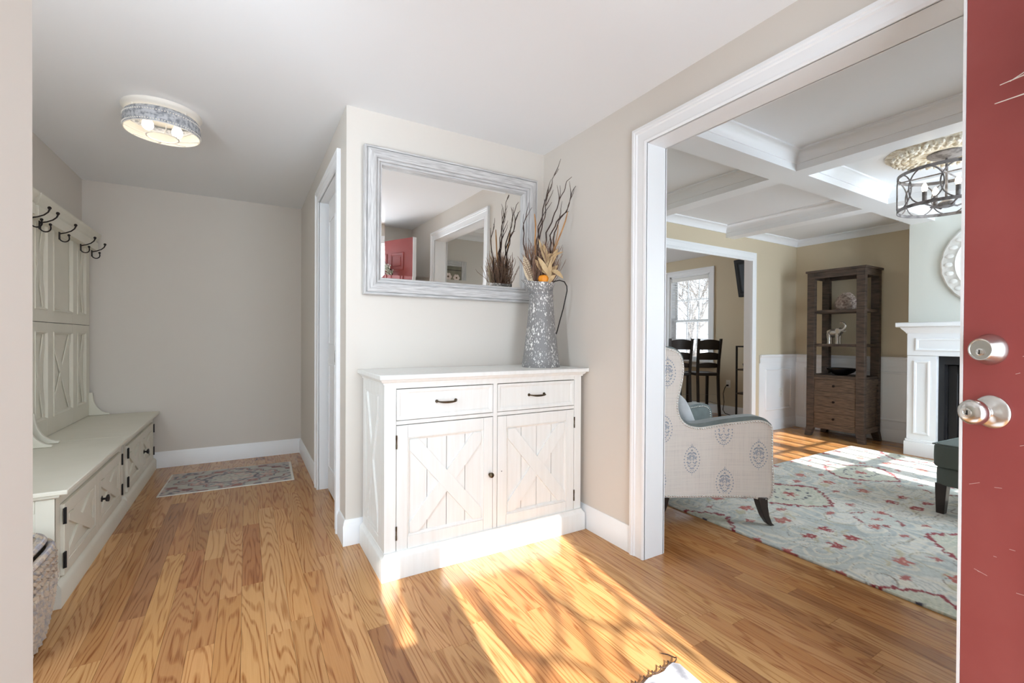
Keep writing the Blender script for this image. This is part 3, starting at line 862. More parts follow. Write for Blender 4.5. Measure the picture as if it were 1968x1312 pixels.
for n, (x0, x1, hx) in enumerate(((0.6300, 1.1580, 0.6285), (1.1880, 1.7150, 1.7165))):
    dr = panel_door(cab, 'door', lambda u, v, w_: (u, cyf+0.022-w_, v), x0, x1, 0.1225, 0.7335, 0.055, M['cream'], rail_b=0.062, boards=4, br=0.070, thick=0.022, grooves_mat=M['crevice'], recess=0.013)
    for z in (0.655, 0.212):
        build('hinge', MB().lathe([(0.0001, -0.033), (0.0042, -0.033), (0.0042, -0.012), (0.0036, -0.011), (0.0036, 0.011), (0.0042, 0.012), (0.0042, 0.033), (0.0001, 0.033)], (hx, cyf-0.003, z), 10), M['bronze'], dr)
    if n == 0:
        build('knob', MB().lathe([(0.0001, 0.0), (0.008, 0.0), (0.006, 0.004), (0.005, 0.012), (0.011, 0.016), (0.0145, 0.021), (0.013, 0.027), (0.006, 0.030), (0.0001, 0.0305)], (1.1405, cyf, 0.424), 18, basis=((1, 0, 0), (0, 0, 1), (0, -1, 0))), M['bronze'], dr)
    else:
        build('screw_hole', MB().lathe([(0.0001, 0), (0.003, 0), (0.003, 0.0006), (0.0001, 0.0006)], (1.2140, cyf, 0.430), 10, basis=((1, 0, 0), (0, 0, 1), (0, -1, 0))), M['keyway'], dr)

# ---- wall mirror (hangs a fraction of a degree forward)
mir = thing('wall_mirror', 'large mirror in a whitewashed wooden frame hung over the console', 'mirror', (1.144, 2.602, 1.404))
tilt = math.radians(0.75)
mir.rotation_euler = (tilt, 0, 0)
x0, x1, z0, z1 = -0.578, 0.578, 0.0, 0.838
FR = [(0, 0.0), (0, 0.034), (0.004, 0.040), (0.012, 0.040), (0.014, 0.032), (0.017, 0.032), (0.019, 0.044), (0.040, 0.050), (0.064, 0.046), (0.068, 0.036), (0.071, 0.036), (0.073, 0.042), (0.082, 0.040), (0.085, 0.028), (0.088, 0.028), (0.090, 0.034), (0.097, 0.032), (0.102, 0.014), (0.102, 0.0)]
corners = [(x0, z0), (x1, z0), (x1, z1), (x0, z1)]
for k in range(4):
    # each side of the frame is its own mitred bar (normal -Y)
    a, b_ = corners[k], corners[(k+1) % 4]
    pr, nx = corners[k-1], corners[(k+2) % 4]
    mb = MB()
    P = [Vector((c[0], 0.03, c[1])) for c in (pr, a, b_, nx)]
    N = Vector((0, -1, 0))
    vs = []
    for i in (1, 2):
        d0 = (P[i]-P[i-1]).normalized(); d1 = (P[(i+1)]-P[i]).normalized() if i < 3 else d0
        l0 = N.cross(d0); l1 = N.cross(d1); mit = (l0+l1)/(1+l0.dot(l1))
        for u_, h_ in FR: vs.append(P[i]+mit*u_+N*h_)
    n = len(FR)
    fs = [(q, (q+1) % n, n+(q+1) % n, n+q) for q in range(n)]+[tuple(range(n)), tuple(range(n, 2*n))]
    mb.add(vs, fs)
    build('frame_side', mb, M['washed_h'] if k in (0, 2) else M['washed_v'], mir, local=True)
gx, gz = 0.476, 0.102
mb = MB().add([(-gx, 0.024, gz), (gx, 0.024, gz), (gx, 0.024, z1-gz), (-gx, 0.024, z1-gz), (-gx+0.02, 0.0215, gz+0.02), (gx-0.02, 0.0215, gz+0.02), (gx-0.02, 0.0215, z1-gz-0.02), (-gx+0.02, 0.0215, z1-gz-0.02)],
              [(4, 5, 6, 7), (0, 1, 5, 4), (1, 2, 6, 5), (2, 3, 7, 6), (3, 0, 4, 7)])
mb.add([(-gx, 0.028, gz), (gx, 0.028, gz), (gx, 0.028, z1-gz), (-gx, 0.028, z1-gz)], [(0, 3, 2, 1)])
g = build('mirror_glass', mb, M['mirror'], mir, local=True, smooth=False)

# ---- pitcher
PX, PY = 1.602, 2.360
PS = 0.962
pit = thing('metal_pitcher', 'tall grey zinc pitcher with flaking white paint at the console end', 'pitcher', (PX, PY, 0.983))
PR_ = [(0.0001, 0.004), (0.120, 0.004), (0.123, 0.0), (0.124, 0.006), (0.122, 0.014), (0.124, 0.018), (0.124, 0.030), (0.121, 0.034), (0.119, 0.044), (0.112, 0.10), (0.100, 0.20), (0.090, 0.30), (0.0815, 0.40), (0.0775, 0.455), (0.080, 0.460), (0.080, 0.472), (0.0765, 0.476), (0.0765, 0.486), (0.080, 0.492), (0.0765, 0.498), (0.080, 0.52), (0.088, 0.545), (0.0895, 0.548), (0.085, 0.546), (0.074, 0.515), (0.070, 0.48), (0.078, 0.35), (0.0001, 0.30)]
PR_ = [(max(1e-4, r*PS), h*PS) for r, h in PR_]
lf = Vector((-0.861, 0.508, 0))     # towards the mirror side, seen square from the door
sp_ang = math.atan2(lf.y, lf.x)
def pit_r(r, h, a):
    if h > 0.475 and r > 0.06:
        k = (h-0.475)/0.054
        d = math.cos(a-sp_ang)
        return r+0.042*k*max(0, d)**3
    return r
mb = MB().lathe(PR_, (PX, PY, 0.983), 40, fn=pit_r)
for i in range(len(mb.v)):
    x, y, z = mb.v[i]
    if z-0.983 > 0.50:
        d = (x-PX)*lf.x+(y-PY)*lf.y
        mb.v[i] = (x, y, z+0.018*max(0, d/0.12)**2)
build('body', mb, M['zinc'], pit)
hd = -lf
pts = []
for s_, z in ((0.070, 0.545), (0.086, 0.560), (0.12, 0.568), (0.152, 0.558), (0.168, 0.53), (0.170, 0.50), (0.160, 0.45), (0.145, 0.38), (0.126, 0.31), (0.108, 0.24), (0.100, 0.215)):
    pts.append((PX+hd.x*s_*PS, PY+hd.y*s_*PS, 0.983+z*PS))
build('handle', MB().tube(pts, 0.0036, 8, flat=1.0), M['iron'], pit, label='thin wire handle')

# ---- dried arrangement in the pitcher
bq = thing('dried_bouquet', 'dried bouquet of curly twigs and corn husks in the zinc pitcher', 'bouquet', (PX, PY, 1.30))
rt = Vector((0.861, -0.508, 0)); tw = Vector((0.508, 0.861, 0))
def bp_(u, z, d=0.0):
    """u across (as seen from the door), z height, d depth"""
    return (PX+(rt.x*u+tw.x*d)*PS, PY+(rt.y*u+tw.y*d)*PS, 0.983+(z-0.983)*0.968)
r5 = random.Random(11)
# main twigs: measured heights and bends, (u, z)
K = 1.0
twigs = [
    [(0.00, 1.45), (-0.02, 1.66), (-0.035, 1.80), (0.00, 1.92), (0.015, 2.05), (0.055, 2.13), (0.07, 2.20), (0.11, 2.27)],
    [(0.03, 1.45), (0.02, 1.70), (0.035, 1.86), (0.08, 1.96), (0.11, 2.05), (0.145, 2.13), (0.17, 2.20), (0.20, 2.23)],
    [(0.04, 1.45), (0.06, 1.70), (0.06, 1.84), (0.10, 1.93), (0.155, 1.99), (0.185, 2.05), (0.20, 2.10), (0.215, 2.155)],
    [(0.05, 1.45), (0.075, 1.72), (0.085, 1.86), (0.12, 1.94), (0.15, 1.985), (0.18, 2.00)],
    [(-0.03, 1.45), (-0.01, 1.72), (-0.01, 1.85), (0.02, 1.95), (0.03, 2.06), (0.045, 2.15)],
    [(-0.05, 1.45), (-0.09, 1.66), (-0.115, 1.78), (-0.12, 1.88), (-0.105, 1.95), (-0.065, 2.01)],
    [(0.0, 1.45), (-0.01, 1.68), (-0.02, 1.80), (-0.02, 1.90), (0.01, 1.98), (0.02, 2.08)],
]
for k, T in enumerate(twigs):
    dd = (r5.random()-0.5)*0.07
    P = []
    for i in range(len(T)-1):
        for q in range(3):
            t = q/3
            u = T[i][0]*(1-t)+T[i+1][0]*t; z = T[i][1]*(1-t)+T[i+1][1]*t
            P.append(bp_(u+0.004*math.sin(7*z*8+k), z, dd*(z-1.45)*1.2+0.006*math.sin(31*z+k*2)))
    P.append(bp_(T[-1][0], T[-1][1], dd))
    n = len(P)
    build('twig', MB().tube(P, [0.0062*(1-0.8*i/n) for i in range(n)], 6), M['twig'], bq)
    # side shoots
    for q in range(2):
        i = r5.randrange(n//2, n-2)
        p = Vector(P[i]); pts = [p]
        dr = Vector((rt.x*(r5.random()-0.4), rt.y*(r5.random()-0.4), 0.9)).normalized()
        for s_ in range(5):
            dr = (dr+Vector((r5.uniform(-.5, .5), r5.uniform(-.4, .3), r5.uniform(-.1, .4)))*0.5).normalized()
            p = p+dr*0.024; pts.append(p)
        build('twig', MB().tube(pts, [0.003, 0.0028, 0.0024, 0.002, 0.0016, 0.001], 5), M['twig'], bq)
for u0, z0, u1, z1, w_ in ((0.02, 1.5, 0.165, 1.985, 0.005), (-0.02, 1.5, -0.05, 1.97, 0.0055), (0.05, 1.5, 0.105, 1.9, 0.003)):
    build('cane', MB().tube([bp_(u0+(u1-u0)*t+0.006*math.sin(9*t), z0+(z1-z0)*t, 0.01*math.sin(5*t)-0.015) for t in [i/8 for i in range(9)]], [w_]*8+[w_*0.6], 6), M['straw'], bq)
# tangle of fine dead stems
mb = MB()
for k in range(260):
    a = r5.uniform(-0.075, 0.075); p = Vector(bp_(a*0.8, 1.47+r5.random()*0.05, r5.uniform(-0.055, 0.055)))
    dr = Vector((rt.x*a*1.6, rt.y*a*1.6, 1.0))+Vector((r5.uniform(-.3, .3), r5.uniform(-.25, .15), 0)); dr.normalize()
    pts = [p]
    n = r5.randrange(6, 13)
    for s_ in range(n):
        dr = (dr+Vector((r5.uniform(-.6, .6), r5.uniform(-.5, .45), r5.uniform(-.5, .55)))*0.42+Vector((0, 0, 0.12))).normalized()
        p = p+dr*0.025
        if p.y > YM-0.075: p.y = YM-0.075
        if p.z > 1.83: p.z = 1.83-(p.z-1.83)
        if p.x > 1.775: p.x = 1.775
        pts.append(p)
    mb.tube(pts, [0.0017]*n+[0.0008], 4)
build('stem_tangle', mb, M['moss'], bq, kind='stuff')
def leaf(name, base, tip, wd, curl, mat, parent, side=(1, 0, 0), seg=8):
    """a dry leaf: curved, folded blade with thickness"""
    b0 = Vector(base); t0 = Vector(tip); ax = t0-b0; s_ = Vector(side); s_ = (s_-ax.normalized()*s_.dot(ax.normalized())).normalized(); nn = ax.normalized().cross(s_)
    vs = []; fs = []
    for i in range(seg+1):
        t = i/seg
        c = b0+ax*t+nn*(curl*math.sin(PI*t))
        h = wd/2*math.sin(PI*min(1, 0.08+t*0.92))**0.8
        for q, e in ((-1, 0.25), (0, 0), (1, 0.25)):
            vs.append(c+s_*(h*q)+nn*(e*h))
    m_ = len(vs)
    vs += [v_-nn*0.0008 for v_ in vs]
    for i in range(seg):
        for q in range(2):
            a = i*3+q
            fs.append((a, a+1, a+4, a+3)); fs.append((m_+a, m_+a+3, m_+a+4, m_+a+1))
    for i in range(seg):
        for q, fl in ((0, 1), (2, 0)):
            a = i*3+q
            fs.append((a, a+3, m_+a+3, m_+a) if fl else (a, m_+a, m_+a+3, a+3))
    return build(name, MB().add(vs, fs), mat, parent)
D0 = -0.075
for (u0, z0, u1, z1, wd, cu) in ((0.03, 1.58, -0.045, 1.665, 0.035, 0.02), (0.045, 1.57, -0.03, 1.685, 0.030, -0.02), (0.04, 1.62, -0.025, 1.80, 0.022, 0.012), (0.045, 1.62, 0.10, 1.735, 0.034, 0.02),
                                 (0.05, 1.64, 0.005, 1.77, 0.026, 0.015), (0.04, 1.66, 0.135, 1.715, 0.022, 0.012), (0.045, 1.55, 0.10, 1.63, 0.036, 0.03), (0.06, 1.60, 0.135, 1.545, 0.028, 0.03),
                                 (0.04, 1.52, 0.055, 1.66, 0.032, 0.01), (0.03, 1.66, 0.075, 1.70, 0.036, 0.016), (0.045, 1.52, 0.085, 1.57, 0.03, 0.01)):
    leaf('corn_husk', bp_(u0, z0, D0), bp_(u1, z1, D0-0.02), wd, cu, M['husk'], bq, side=(rt.x, rt.y, 0.4))
lf_o = leaf('skeleton_leaf', bp_(-0.06, 1.515, -0.05), bp_(-0.115, 1.70, -0.05), 0.055, 0.01, M['ivoryleaf'], bq, side=(rt.x, rt.y, 0))
for k in range(9):
    t = 0.2+k*0.075
    c = Vector(bp_(-0.06-0.055*t, 1.515+0.185*t, -0.056))
    h = 0.026*math.sin(PI*min(1, t))
    build('leaf_vein', MB().tube([c-rt*h+Vector((0, 0, 0.012)), c-tw*0.003, c+rt*h+Vector((0, 0, 0.012))], 0.0012, 4), M['moss'], lf_o)
gd = MB().lathe([(0.0001, -0.03), (0.02, -0.028), (0.033, -0.012), (0.036, 0.004), (0.030, 0.020), (0.016, 0.027), (0.0001, 0.024)], bp_(0.012, 1.545, -0.055), 28, fn=lambda r, h, a: r*(1+0.05*math.cos(8*a)))
build('gourd', gd, M['gourd'], bq, label='small orange gourd')

# ---- hall benches and hook boards
BXF, BXB = -0.700, -1.150
def bench(y0, y1, label):
    t = thing('storage_bench', label, 'bench', (-0.92, (y0+y1)/2, 0), group='storage benches along the hall wall')
    mb = MB().box(BXB, BXF-0.012, y0+0.03, y1-0.03, 0.08, 0.476)
    build('carcass', mb, M['bench'], t)
    ym = (y0+y1)/2
    mb = MB().box(BXF-0.015, BXF, y0+0.022, y0+0.085, 0.10, 0.476).box(BXF-0.015, BXF, y1-0.085, y1-0.022, 0.10, 0.476).box(BXF-0.015, BXF, y0+0.085, y1-0.085, 0.425, 0.476)
    build('face_frame', mb, M['bench'], t, bevel=0.001)
    mb = MB().sweep([(BXB, y1-0.006, 0), (-0.676, y1-0.006, 0), (-0.676, y0+0.006, 0), (BXB, y0+0.006, 0)][::-1], [(0, 0), (0, 0.076), (0.006, 0.090), (0.020, 0.104), (0.028, 0.104), (0.028, 0)], (0, 0, 1))
    build('plinth', mb, M['bench'], t)
    build('top', MB().box(BXB-0.012, -0.655, y0, y1, 0.485, 0.505), M['bench'], t, bevel=0.004, seg=2)
    mb = MB().sweep([(BXB, y1-0.022, 0.468), (BXF, y1-0.022, 0.468), (BXF, y0+0.022, 0.468), (BXB, y0+0.022, 0.468)][::-1], [(0, 0), (-0.012, 0.003), (-0.018, 0.010), (-0.020, 0.017), (0, 0.017)], (0, 0, 1))
    build('cornice', mb, M['bench'], t)
    fn = lambda u, v, w_: (BXF-0.004+w_, u, v)
    for n, (a, b_) in enumerate(((y0+0.088, ym-0.001), (ym+0.001, y1-0.088))):
        dr = panel_door(t, 'door', fn, a, b_, 0.108, 0.422, 0.055, M['bench'], boards=0, br=0.055, thick=0.018, rail_b=0.05)
        hy = a-0.002 if n == 0 else b_+0.002
        for z in (0.372, 0.178):
            hb = MB().box(BXF+0.012, BXF+0.0165, hy-0.012, hy+0.012, z-0.034, z+0.034)
            hb.lathe([(0.0001, -0.036), (0.004, -0.036), (0.004, 0.036), (0.0001, 0.036)], (BXF+0.018, hy, z), 8)
            build('hinge', hb, M['blackmetal'], dr)
        if n == 1:
            kb = MB().lathe([(0.0001, 0), (0.016, 0), (0.014, 0.003), (0.006, 0.005), (0.006, 0.016), (0.012, 0.018), (0.018, 0.024), (0.017, 0.031), (0.008, 0.034), (0.0001, 0.034)], (BXF+0.0145, ym+0.06, 0.262), 10, axis='x', fn=lambda r, h, a: r*(1+(0.18*math.cos(5*a) if h > 0.017 or h < 0.004 else 0)))
            build('knob', kb, M['blackmetal'], dr, label='dark star shaped knob')
    # end panels
    for ye, sg in ((y0+0.03, -1), (y1-0.03, 1)):
        fe = lambda u, v, w_, ye=ye, sg=sg: (u, ye+sg*w_, v)
        panel_door(t, 'end_panel', fe, BXB, BXF, 0.104, 0.476, 0.06, M['bench'], boards=2, br=0.05, thick=0.012, rail_b=0.06, recess=0.006, grooves_mat=M['crevice'])
    return t
bench(2.615, 3.848, 'nearer ivory storage bench with hinged doors beside the woven basket')
bench(3.852, 5.000, 'farther ivory storage bench against the end wall of the hall')

def hook_mesh(z):
    mb = MB()
    mb.box(-0.003, 0.003, -0.009, 0.009, z-0.03, z+0.02)
    up = [(0.0, 0, z+0.008), (0.03, 0, z+0.018), (0.056, 0, z+0.032), (0.073, 0, z+0.050), (0.080, 0, z+0.068)]
    mb.tube(up, [0.0042, 0.0038, 0.0038, 0.004, 0.0045], 7)
    mb.sphere((0.079, 0, z+0.075), 0.0095, 10, 7)
    lo = [(0.0, 0, z-0.018)]+[(0.024-0.024*math.cos(PI*k/8), 0, z-0.018-0.024*math.sin(PI*k/8)) for k in range(1, 9)]+[(0.047, 0, z-0.004)]
    mb.tube(lo, 0.0038, 7)
    mb.sphere((0.046, 0, z+0.004), 0.008, 10, 7)
    return mb
XPAN = -1.115
def hook_board(y0, y1, hooks, label, extra=True):
    t = thing('hook_board', label, 'coat rack', (-1.14, (y0+y1)/2, 0.507), group='hook boards above the benches')
    yl, yr = y0+0.06, y1-0.02
    # stiles and rails (back slab behind)
    build('back_slab', MB().box(XL+0.004, XPAN-0.016, yl, yr, 0.507, 1.955), M['bench'], t)
    W = yr-yl
    ys = [yl, yl+0.08, yl+0.27, yl+0.36, yl+0.70, yl+0.80, yl+0.99, yr] if W > 1.0 else None
    sc_ = W/1.07
    ys = [yl, yl+0.08*sc_, yl+0.26*sc_, yl+0.355*sc_, yl+0.70*sc_, yl+0.795*sc_, yl+0.985*sc_, yr]
    for a, b_ in ((0, 1), (2, 3), (4, 5), (6, 7)):
        build('stile', MB().box(XPAN-0.016, XPAN, ys[a], ys[b_], 0.507, 1.955), M['bench'], t, bevel=0.0015)
    for z0, z1 in ((0.507, 0.62), (1.19, 1.249), (1.252, 1.33), (1.885, 1.955)):
        build('rail', MB().box(XPAN-0.0165, XPAN-0.0006, ys[0]+0.01, ys[7]-0.01, z0, z1), M['bench'], t, bevel=0.001)
    build('seam', MB().box(XPAN-0.016, XPAN+0.0004, yl, yr, 1.2485, 1.2515), M['crevice'], t)
    fn = lambda u, v, w_: (XPAN-0.014+w_, u, v)
    for n, (a, b_) in enumerate(((1, 2), (3, 4), (5, 6))):
        for z0, z1, up in ((0.62, 1.19, False), (1.33, 1.885, True)):
            mb = MB(); rect_frame(mb, (XPAN-0.015, 0, 0), (0, 1, 0), (0, 0, 1), ys[a], ys[b_], z0, z1, (1, 0, 0), ((0, 0), (0, 0.020), (0.006, 0.020), (0.014, 0.008), (0.018, 0.004), (0.018, 0)))
            p = build('panel_moulding', mb, M['bench'], t)
            if not (n == 1 and up):
                for P in brace_shapes(ys[a]+0.016, ys[b_]-0.016, z0+0.016, z1-0.016, 0.05):
                    build('brace', MB().prism(P, fn, 0, 0.008), M['bench'], p, bevel=0.001)
    # hook rail and crown
    build('hook_rail', MB().box(XPAN, -1.060, y0+0.02, y1-0.012, 1.868, 1.935), M['bench'], t, bevel=0.002)
    mb = MB().sweep([(XL+0.004, y1-0.031, 1.935), (-1.072, y1-0.031, 1.935), (-1.072, y0+0.034, 1.935), (XL+0.004, y0+0.034, 1.935)][::-1], [(0.02, 0), (0, 0), (-0.004, 0.012), (-0.012, 0.020), (-0.014, 0.036), (-0.024, 0.048), (-0.028, 0.058), (-0.028, 0.072), (0.02, 0.072)], (0, 0, 1))
    cr_ = build('cornice', mb, M['bench'], t)
    build('cornice_cap', MB().box(XL+0.004, -1.06, y0+0.03, y1-0.03, 1.995, 2.003), M['bench'], t)
    for y in hooks:
        mb = hook_mesh(1.855)
        mb.xform(lambda x, yy, z, y=y: (x-1.058, yy+y, z-0.03))
        build('hook', mb, M['iron'], t)
    # curved brackets where the board meets the bench
    for yb in (yl, yr-0.022):
        P = [(XPAN, 0.507), (-0.985, 0.507), (-0.985, 0.520)]
        for k in range(1, 10):
            a = PI/2*k/10
            P.append((-0.985-(0.105)*math.sin(a), 0.520+0.16*(1-math.cos(a))))
        P += [(-1.092, 0.695), (XPAN, 0.695)]
        build('bracket', MB().prism(P, lambda u, v, w_: (u, w_, v), yb, yb+0.022), M['bench'], t, bevel=0.002)
    return t
hook_board(3.715, 5.005, (3.745, 4.075, 4.52, 4.80), 'farther ivory hook board with X panels against the end wall')
hook_board(2.60, 3.705, (2.8, 3.05, 3.61), 'nearer ivory hook board mostly behind the wall end')

# ---- woven basket beside the bench
bk = thing('woven_basket', 'grey and tan woven seagrass basket standing beside the nearer bench', 'basket', (-0.905, 2.265, 0))
def bask_r(a, h):
    c, s_ = abs(math.cos(a)), abs(math.sin(a))
    r = 0.255/((c**4+s_**4)**0.25)
    return r*(0.84+0.18*math.sin(PI*min(1, (h+0.06)/0.42)*0.62))
BC = Vector((-0.905, 2.265, 0))
def bask_p(a, h, out=0.0):
    r = bask_r(a, h)+out
    return Vector((BC.x+r*math.cos(a), BC.y+r*math.sin(a), h))
mb = MB()
nseg = 56
prof_h = [0.004, 0.05, 0.12, 0.2, 0.28, 0.335]
vs = []; fs = []
for h in prof_h:
    for k in range(nseg): vs.append(bask_p(2*PI*k/nseg, h, -0.012))
for i in range(len(prof_h)-1):
    for k in range(nseg):
        l = (k+1) % nseg; fs.append((i*nseg+k, i*nseg+l, (i+1)*nseg+l, (i+1)*nseg+k))
fs.append(tuple(range(nseg))[::-1])
build('wall', MB().add(vs, fs), M['weave'], bk)
mb = MB()
for k in range(36):
    a0 = 2*PI*(k+0.5)/36
    for i in range(7):
        h0 = 0.006+i*0.033
        for sg in (-1, 1):
            da = sg*0.036
            o_ = 0.0 if sg < 0 else 0.0165
            q = [bask_p(a0+da*f, max(0.014, h0+o_+g_), e_) for f, g_, e_ in ((0.95, 0.034, 0.0), (0.55, 0.024, 0.010), (0.05, 0.006, 0.014), (-0.45, -0.010, 0.006))]
            mb.tube(q, [0.005, 0.0115, 0.012, 0.004], 6)
build('braided_side', mb, M['weave'], bk, kind='stuff')
mb = MB()
for i in range(4):
    for ph in (0, PI):
        pts = []
        for k in range(220):
            a = 2*PI*k/220
            t = a*30+ph
            p = bask_p(a, 0.243+i*0.025+0.008*math.cos(t), 0.004+0.008*math.sin(t)); pts.append(p)
        mb.tube(pts, 0.0095, 5, closed=True)
build('rope_band', mb, M['weave'], bk)
for h, o in ((0.344, 0.002), (0.372, -0.022)):
    mb = MB(); pts = [bask_p(2*PI*k/72, min(h, 0.34), o) for k in range(72)]
    pts = [Vector((p.x, p.y, h)) for p in pts]
    mb.tube(pts, 0.0115, 8, closed=True)
    rim = build('rim' if h < 0.35 else 'lid_rim', mb, M['rim'], bk)
    mb = MB()
    for k in range(180):
        a = 2*PI*k/180; c = bask_p(a, min(h, 0.34), o); c.z = h
        tn = (bask_p(a+0.02, min(h, 0.34), o)-bask_p(a-0.02, min(h, 0.34), o)).normalized(); rd = Vector((tn.y, -tn.x, 0))
        ring = []
        for q in range(6):
            b_ = 2*PI*q/6
            ring.append(c+rd*0.0122*math.cos(b_)+Vector((0, 0, 0.0122*math.sin(b_)))+tn*0.006*(q/6-0.5))
        mb.tube(ring, 0.0018, 3, closed=True)
    build('wrapping', mb, M['rim'], rim, kind='stuff')
vs = []; fs = []
for j, f in enumerate((1.0, 0.66, 0.33)):
    for k in range(40):
        p = bask_p(2*PI*k/40, 0.34, -0.028); q = BC+(p-BC)*f; vs.append((q.x, q.y, 0.376+0.014*(1-f)))
vs.append((BC.x, BC.y, 0.395))
for j in range(2):
    for k in range(40):
        l = (k+1) % 40; fs.append((j*40+k, j*40+l, (j+1)*40+l, (j+1)*40+k))
for k in range(40): fs.append((80+k, 80+(k+1) % 40, 120))
lid = build('lid', MB().add(vs, fs), M['weave'], bk)
mb = MB()
for i in range(9):
    pts = [bask_p(2*PI*k/60, 0.34, -0.03) for k in range(60)]; f = 1-i*0.105
    pts = [Vector((BC.x+(p.x-BC.x)*f, BC.y+(p.y-BC.y)*f, 0.380+0.014*(1-f)+0.003*math.sin(k*1.6+i))) for k, p in enumerate(pts)]
    mb.tube(pts, 0.010, 5, closed=True)
build('lid_coils', mb, M['weave'], lid, kind='stuff')

# ---- hall ceiling light
LX, LY = -0.415, 3.275
hl = thing('flush_ceiling_light', 'round galvanised flush ceiling light with wire cage over the hall', 'ceiling light', (LX, LY, ZC))
build('ceiling_plate', MB().lathe([(0.0001, 0), (0.188, 0), (0.188, -0.008), (0.180, -0.020), (0.150, -0.030), (0.0001, -0.030)], (LX, LY, ZC), 48), M['whitemetal'], hl)
zt, zb, R_ = 2.410, 2.330, 0.178
mb = MB()
vs = []; fs = []; n = 64
rows = [(R_*0.93, zt+0.010), (R_*0.965, zt+0.004), (R_, zt-0.008), (R_+0.002, zt-0.030), (R_+0.002, zb+0.02), (R_, zb), (R_-0.003, zb), (R_-0.002, zb+0.02), (R_-0.002, zt-0.030), (R_-0.003, zt-0.008), (R_*0.93-0.003, zt+0.007)]
mb.lathe([(r, z) for r, z in rows]+[rows[0]], (LX, LY, 0), n, caps=False)
mb.f = [f for f in mb.f if len(f) == 4]
band = build('drum_band', mb, M['galv'], hl)
mb = MB().lathe([(R_-0.0045, zb+0.001), (R_-0.0035, zb+0.001), (R_-0.0035, zt-0.012), (R_-0.0045, zt-0.012), (R_-0.0045, zb+0.001)], (LX, LY, 0), n, caps=False)
build('drum_liner', mb, M['liner'], hl)
mb = MB()
for k in range(90):
    a = 2*PI*k/90
    for z in (zt-0.018, zb+0.010):
        c = (LX+(R_+0.0022)*math.cos(a), LY+(R_+0.0022)*math.sin(a), z)
        mb.sphere(c, 0.0035, 6, 4)
build('punched_beads', mb, M['whitemetal'], band, kind='stuff')
cg = MB()
rr = 0.075; zr = zb-0.022
for k in range(8):
    a = 2*PI*(k+0.3)/8
    cg.tube([(LX+(R_-0.001)*math.cos(a), LY+(R_-0.001)*math.sin(a), zb+0.002), (LX+0.12*math.cos(a), LY+0.12*math.sin(a), zb-0.016), (LX+rr*math.cos(a), LY+rr*math.sin(a), zr)], 0.0024, 5)
cg.tube([(LX+rr*math.cos(2*PI*k/32), LY+rr*math.sin(2*PI*k/32), zr) for k in range(32)], 0.0036, 6, closed=True)
cg.tube([(LX+(R_-0.001)*math.cos(2*PI*k/48), LY+(R_-0.001)*math.sin(2*PI*k/48), zb) for k in range(48)], 0.003, 6, closed=True)
build('wire_cage', cg, M['whitemetal'], hl)
for k in range(4):
    a = 2*PI*(k+0.5)/4
    build('standoff', MB().tube([(LX+0.168*math.cos(a), LY+0.168*math.sin(a), zt+0.006), (LX+0.168*math.cos(a), LY+0.168*math.sin(a), ZC-0.026)], 0.003, 6), M['whitemetal'], hl)
for sx in (-0.072, 0.072):
    bx = LX+sx*0.9; by = LY+sx*0.35
    build('socket', MB().lathe([(0.0001, 0), (0.02, 0), (0.02, 0.03), (0.0001, 0.03)], (bx, by, ZC-0.055), 16), M['whitemetal'], hl)
    build('bulb', MB().lathe([(0.0001, -0.072), (0.012, -0.070), (0.023, -0.060), (0.028, -0.045), (0.026, -0.030), (0.017, -0.012), (0.014, 0), (0.0001, 0)], (bx, by, ZC-0.054), 18), M['bulb'], hl)
    lamp('bulb_light', 'POINT', (bx, by, ZC-0.100), 2.2, (1.0, 0.86, 0.66), radius=0.03)

# ---- runner on the hall floor, small mat by the door
def pattern_rug(name, label, cat, x0, x1, y0, y1, step, colour, thick, group=None, rot=0.0):
    nx = int(round((x1-x0)/step)); ny = int(round((y1-y0)/step))
    X = np.linspace(x0, x1, nx+1); Y = np.linspace(y0, y1, ny+1)
    gx_, gy_ = np.meshgrid(X, Y)
    co = np.stack([gx_-(x0+x1)/2, gy_-(y0+y1)/2, np.full_like(gx_, thick)], -1).reshape(-1, 3)
    cols = colour(gx_, gy_).reshape(-1, 3)
    idx = np.arange((nx+1)*(ny+1)).reshape(ny+1, nx+1)
    q = np.stack([idx[:-1, :-1], idx[:-1, 1:], idx[1:, 1:], idx[1:, :-1]], -1).reshape(-1, 4)
    # skirt down to the floor
    loop = np.concatenate([idx[0, :-1], idx[:-1, -1], idx[-1, :0:-1], idx[:0:-1, 0]])
    nl = len(loop); base = co[loop].copy(); base[:, 2] = 0.0005
    k0 = len(co); co = np.vstack([co, base]); cols = np.vstack([cols, cols[loop]*0.7])
    j = np.arange(nl); sk = np.stack([loop, k0+j, k0+(j+1) % nl, loop[(j+1) % nl]], -1)
    q = np.vstack([q, sk])
    me = bpy.data.meshes.new(name)
    me.vertices.add(len(co)); me.vertices.foreach_set('co', co.astype(np.float32).ravel())
    me.loops.add(len(q)*4); me.loops.foreach_set('vertex_index', q.astype(np.int32).ravel())
    me.polygons.add(len(q)); me.polygons.foreach_set('loop_start', np.arange(0, len(q)*4, 4, dtype=np.int32))
    me.update(calc_edges=True)
    at = me.color_attributes.new('pattern', 'FLOAT_COLOR', 'POINT')
    at.data.foreach_set('color', np.hstack([cols, np.ones((len(cols), 1))]).astype(np.float32).ravel())
    me.materials.append(M['rug'])
    o = bpy.data.objects.new(name, me); COL.objects.link(o)
    o.location = ((x0+x1)/2, (y0+y1)/2, 0)
    o.rotation_euler = (0, 0, rot)
    return tag(o, label, cat, group)
_nr = np.random.RandomState(3)
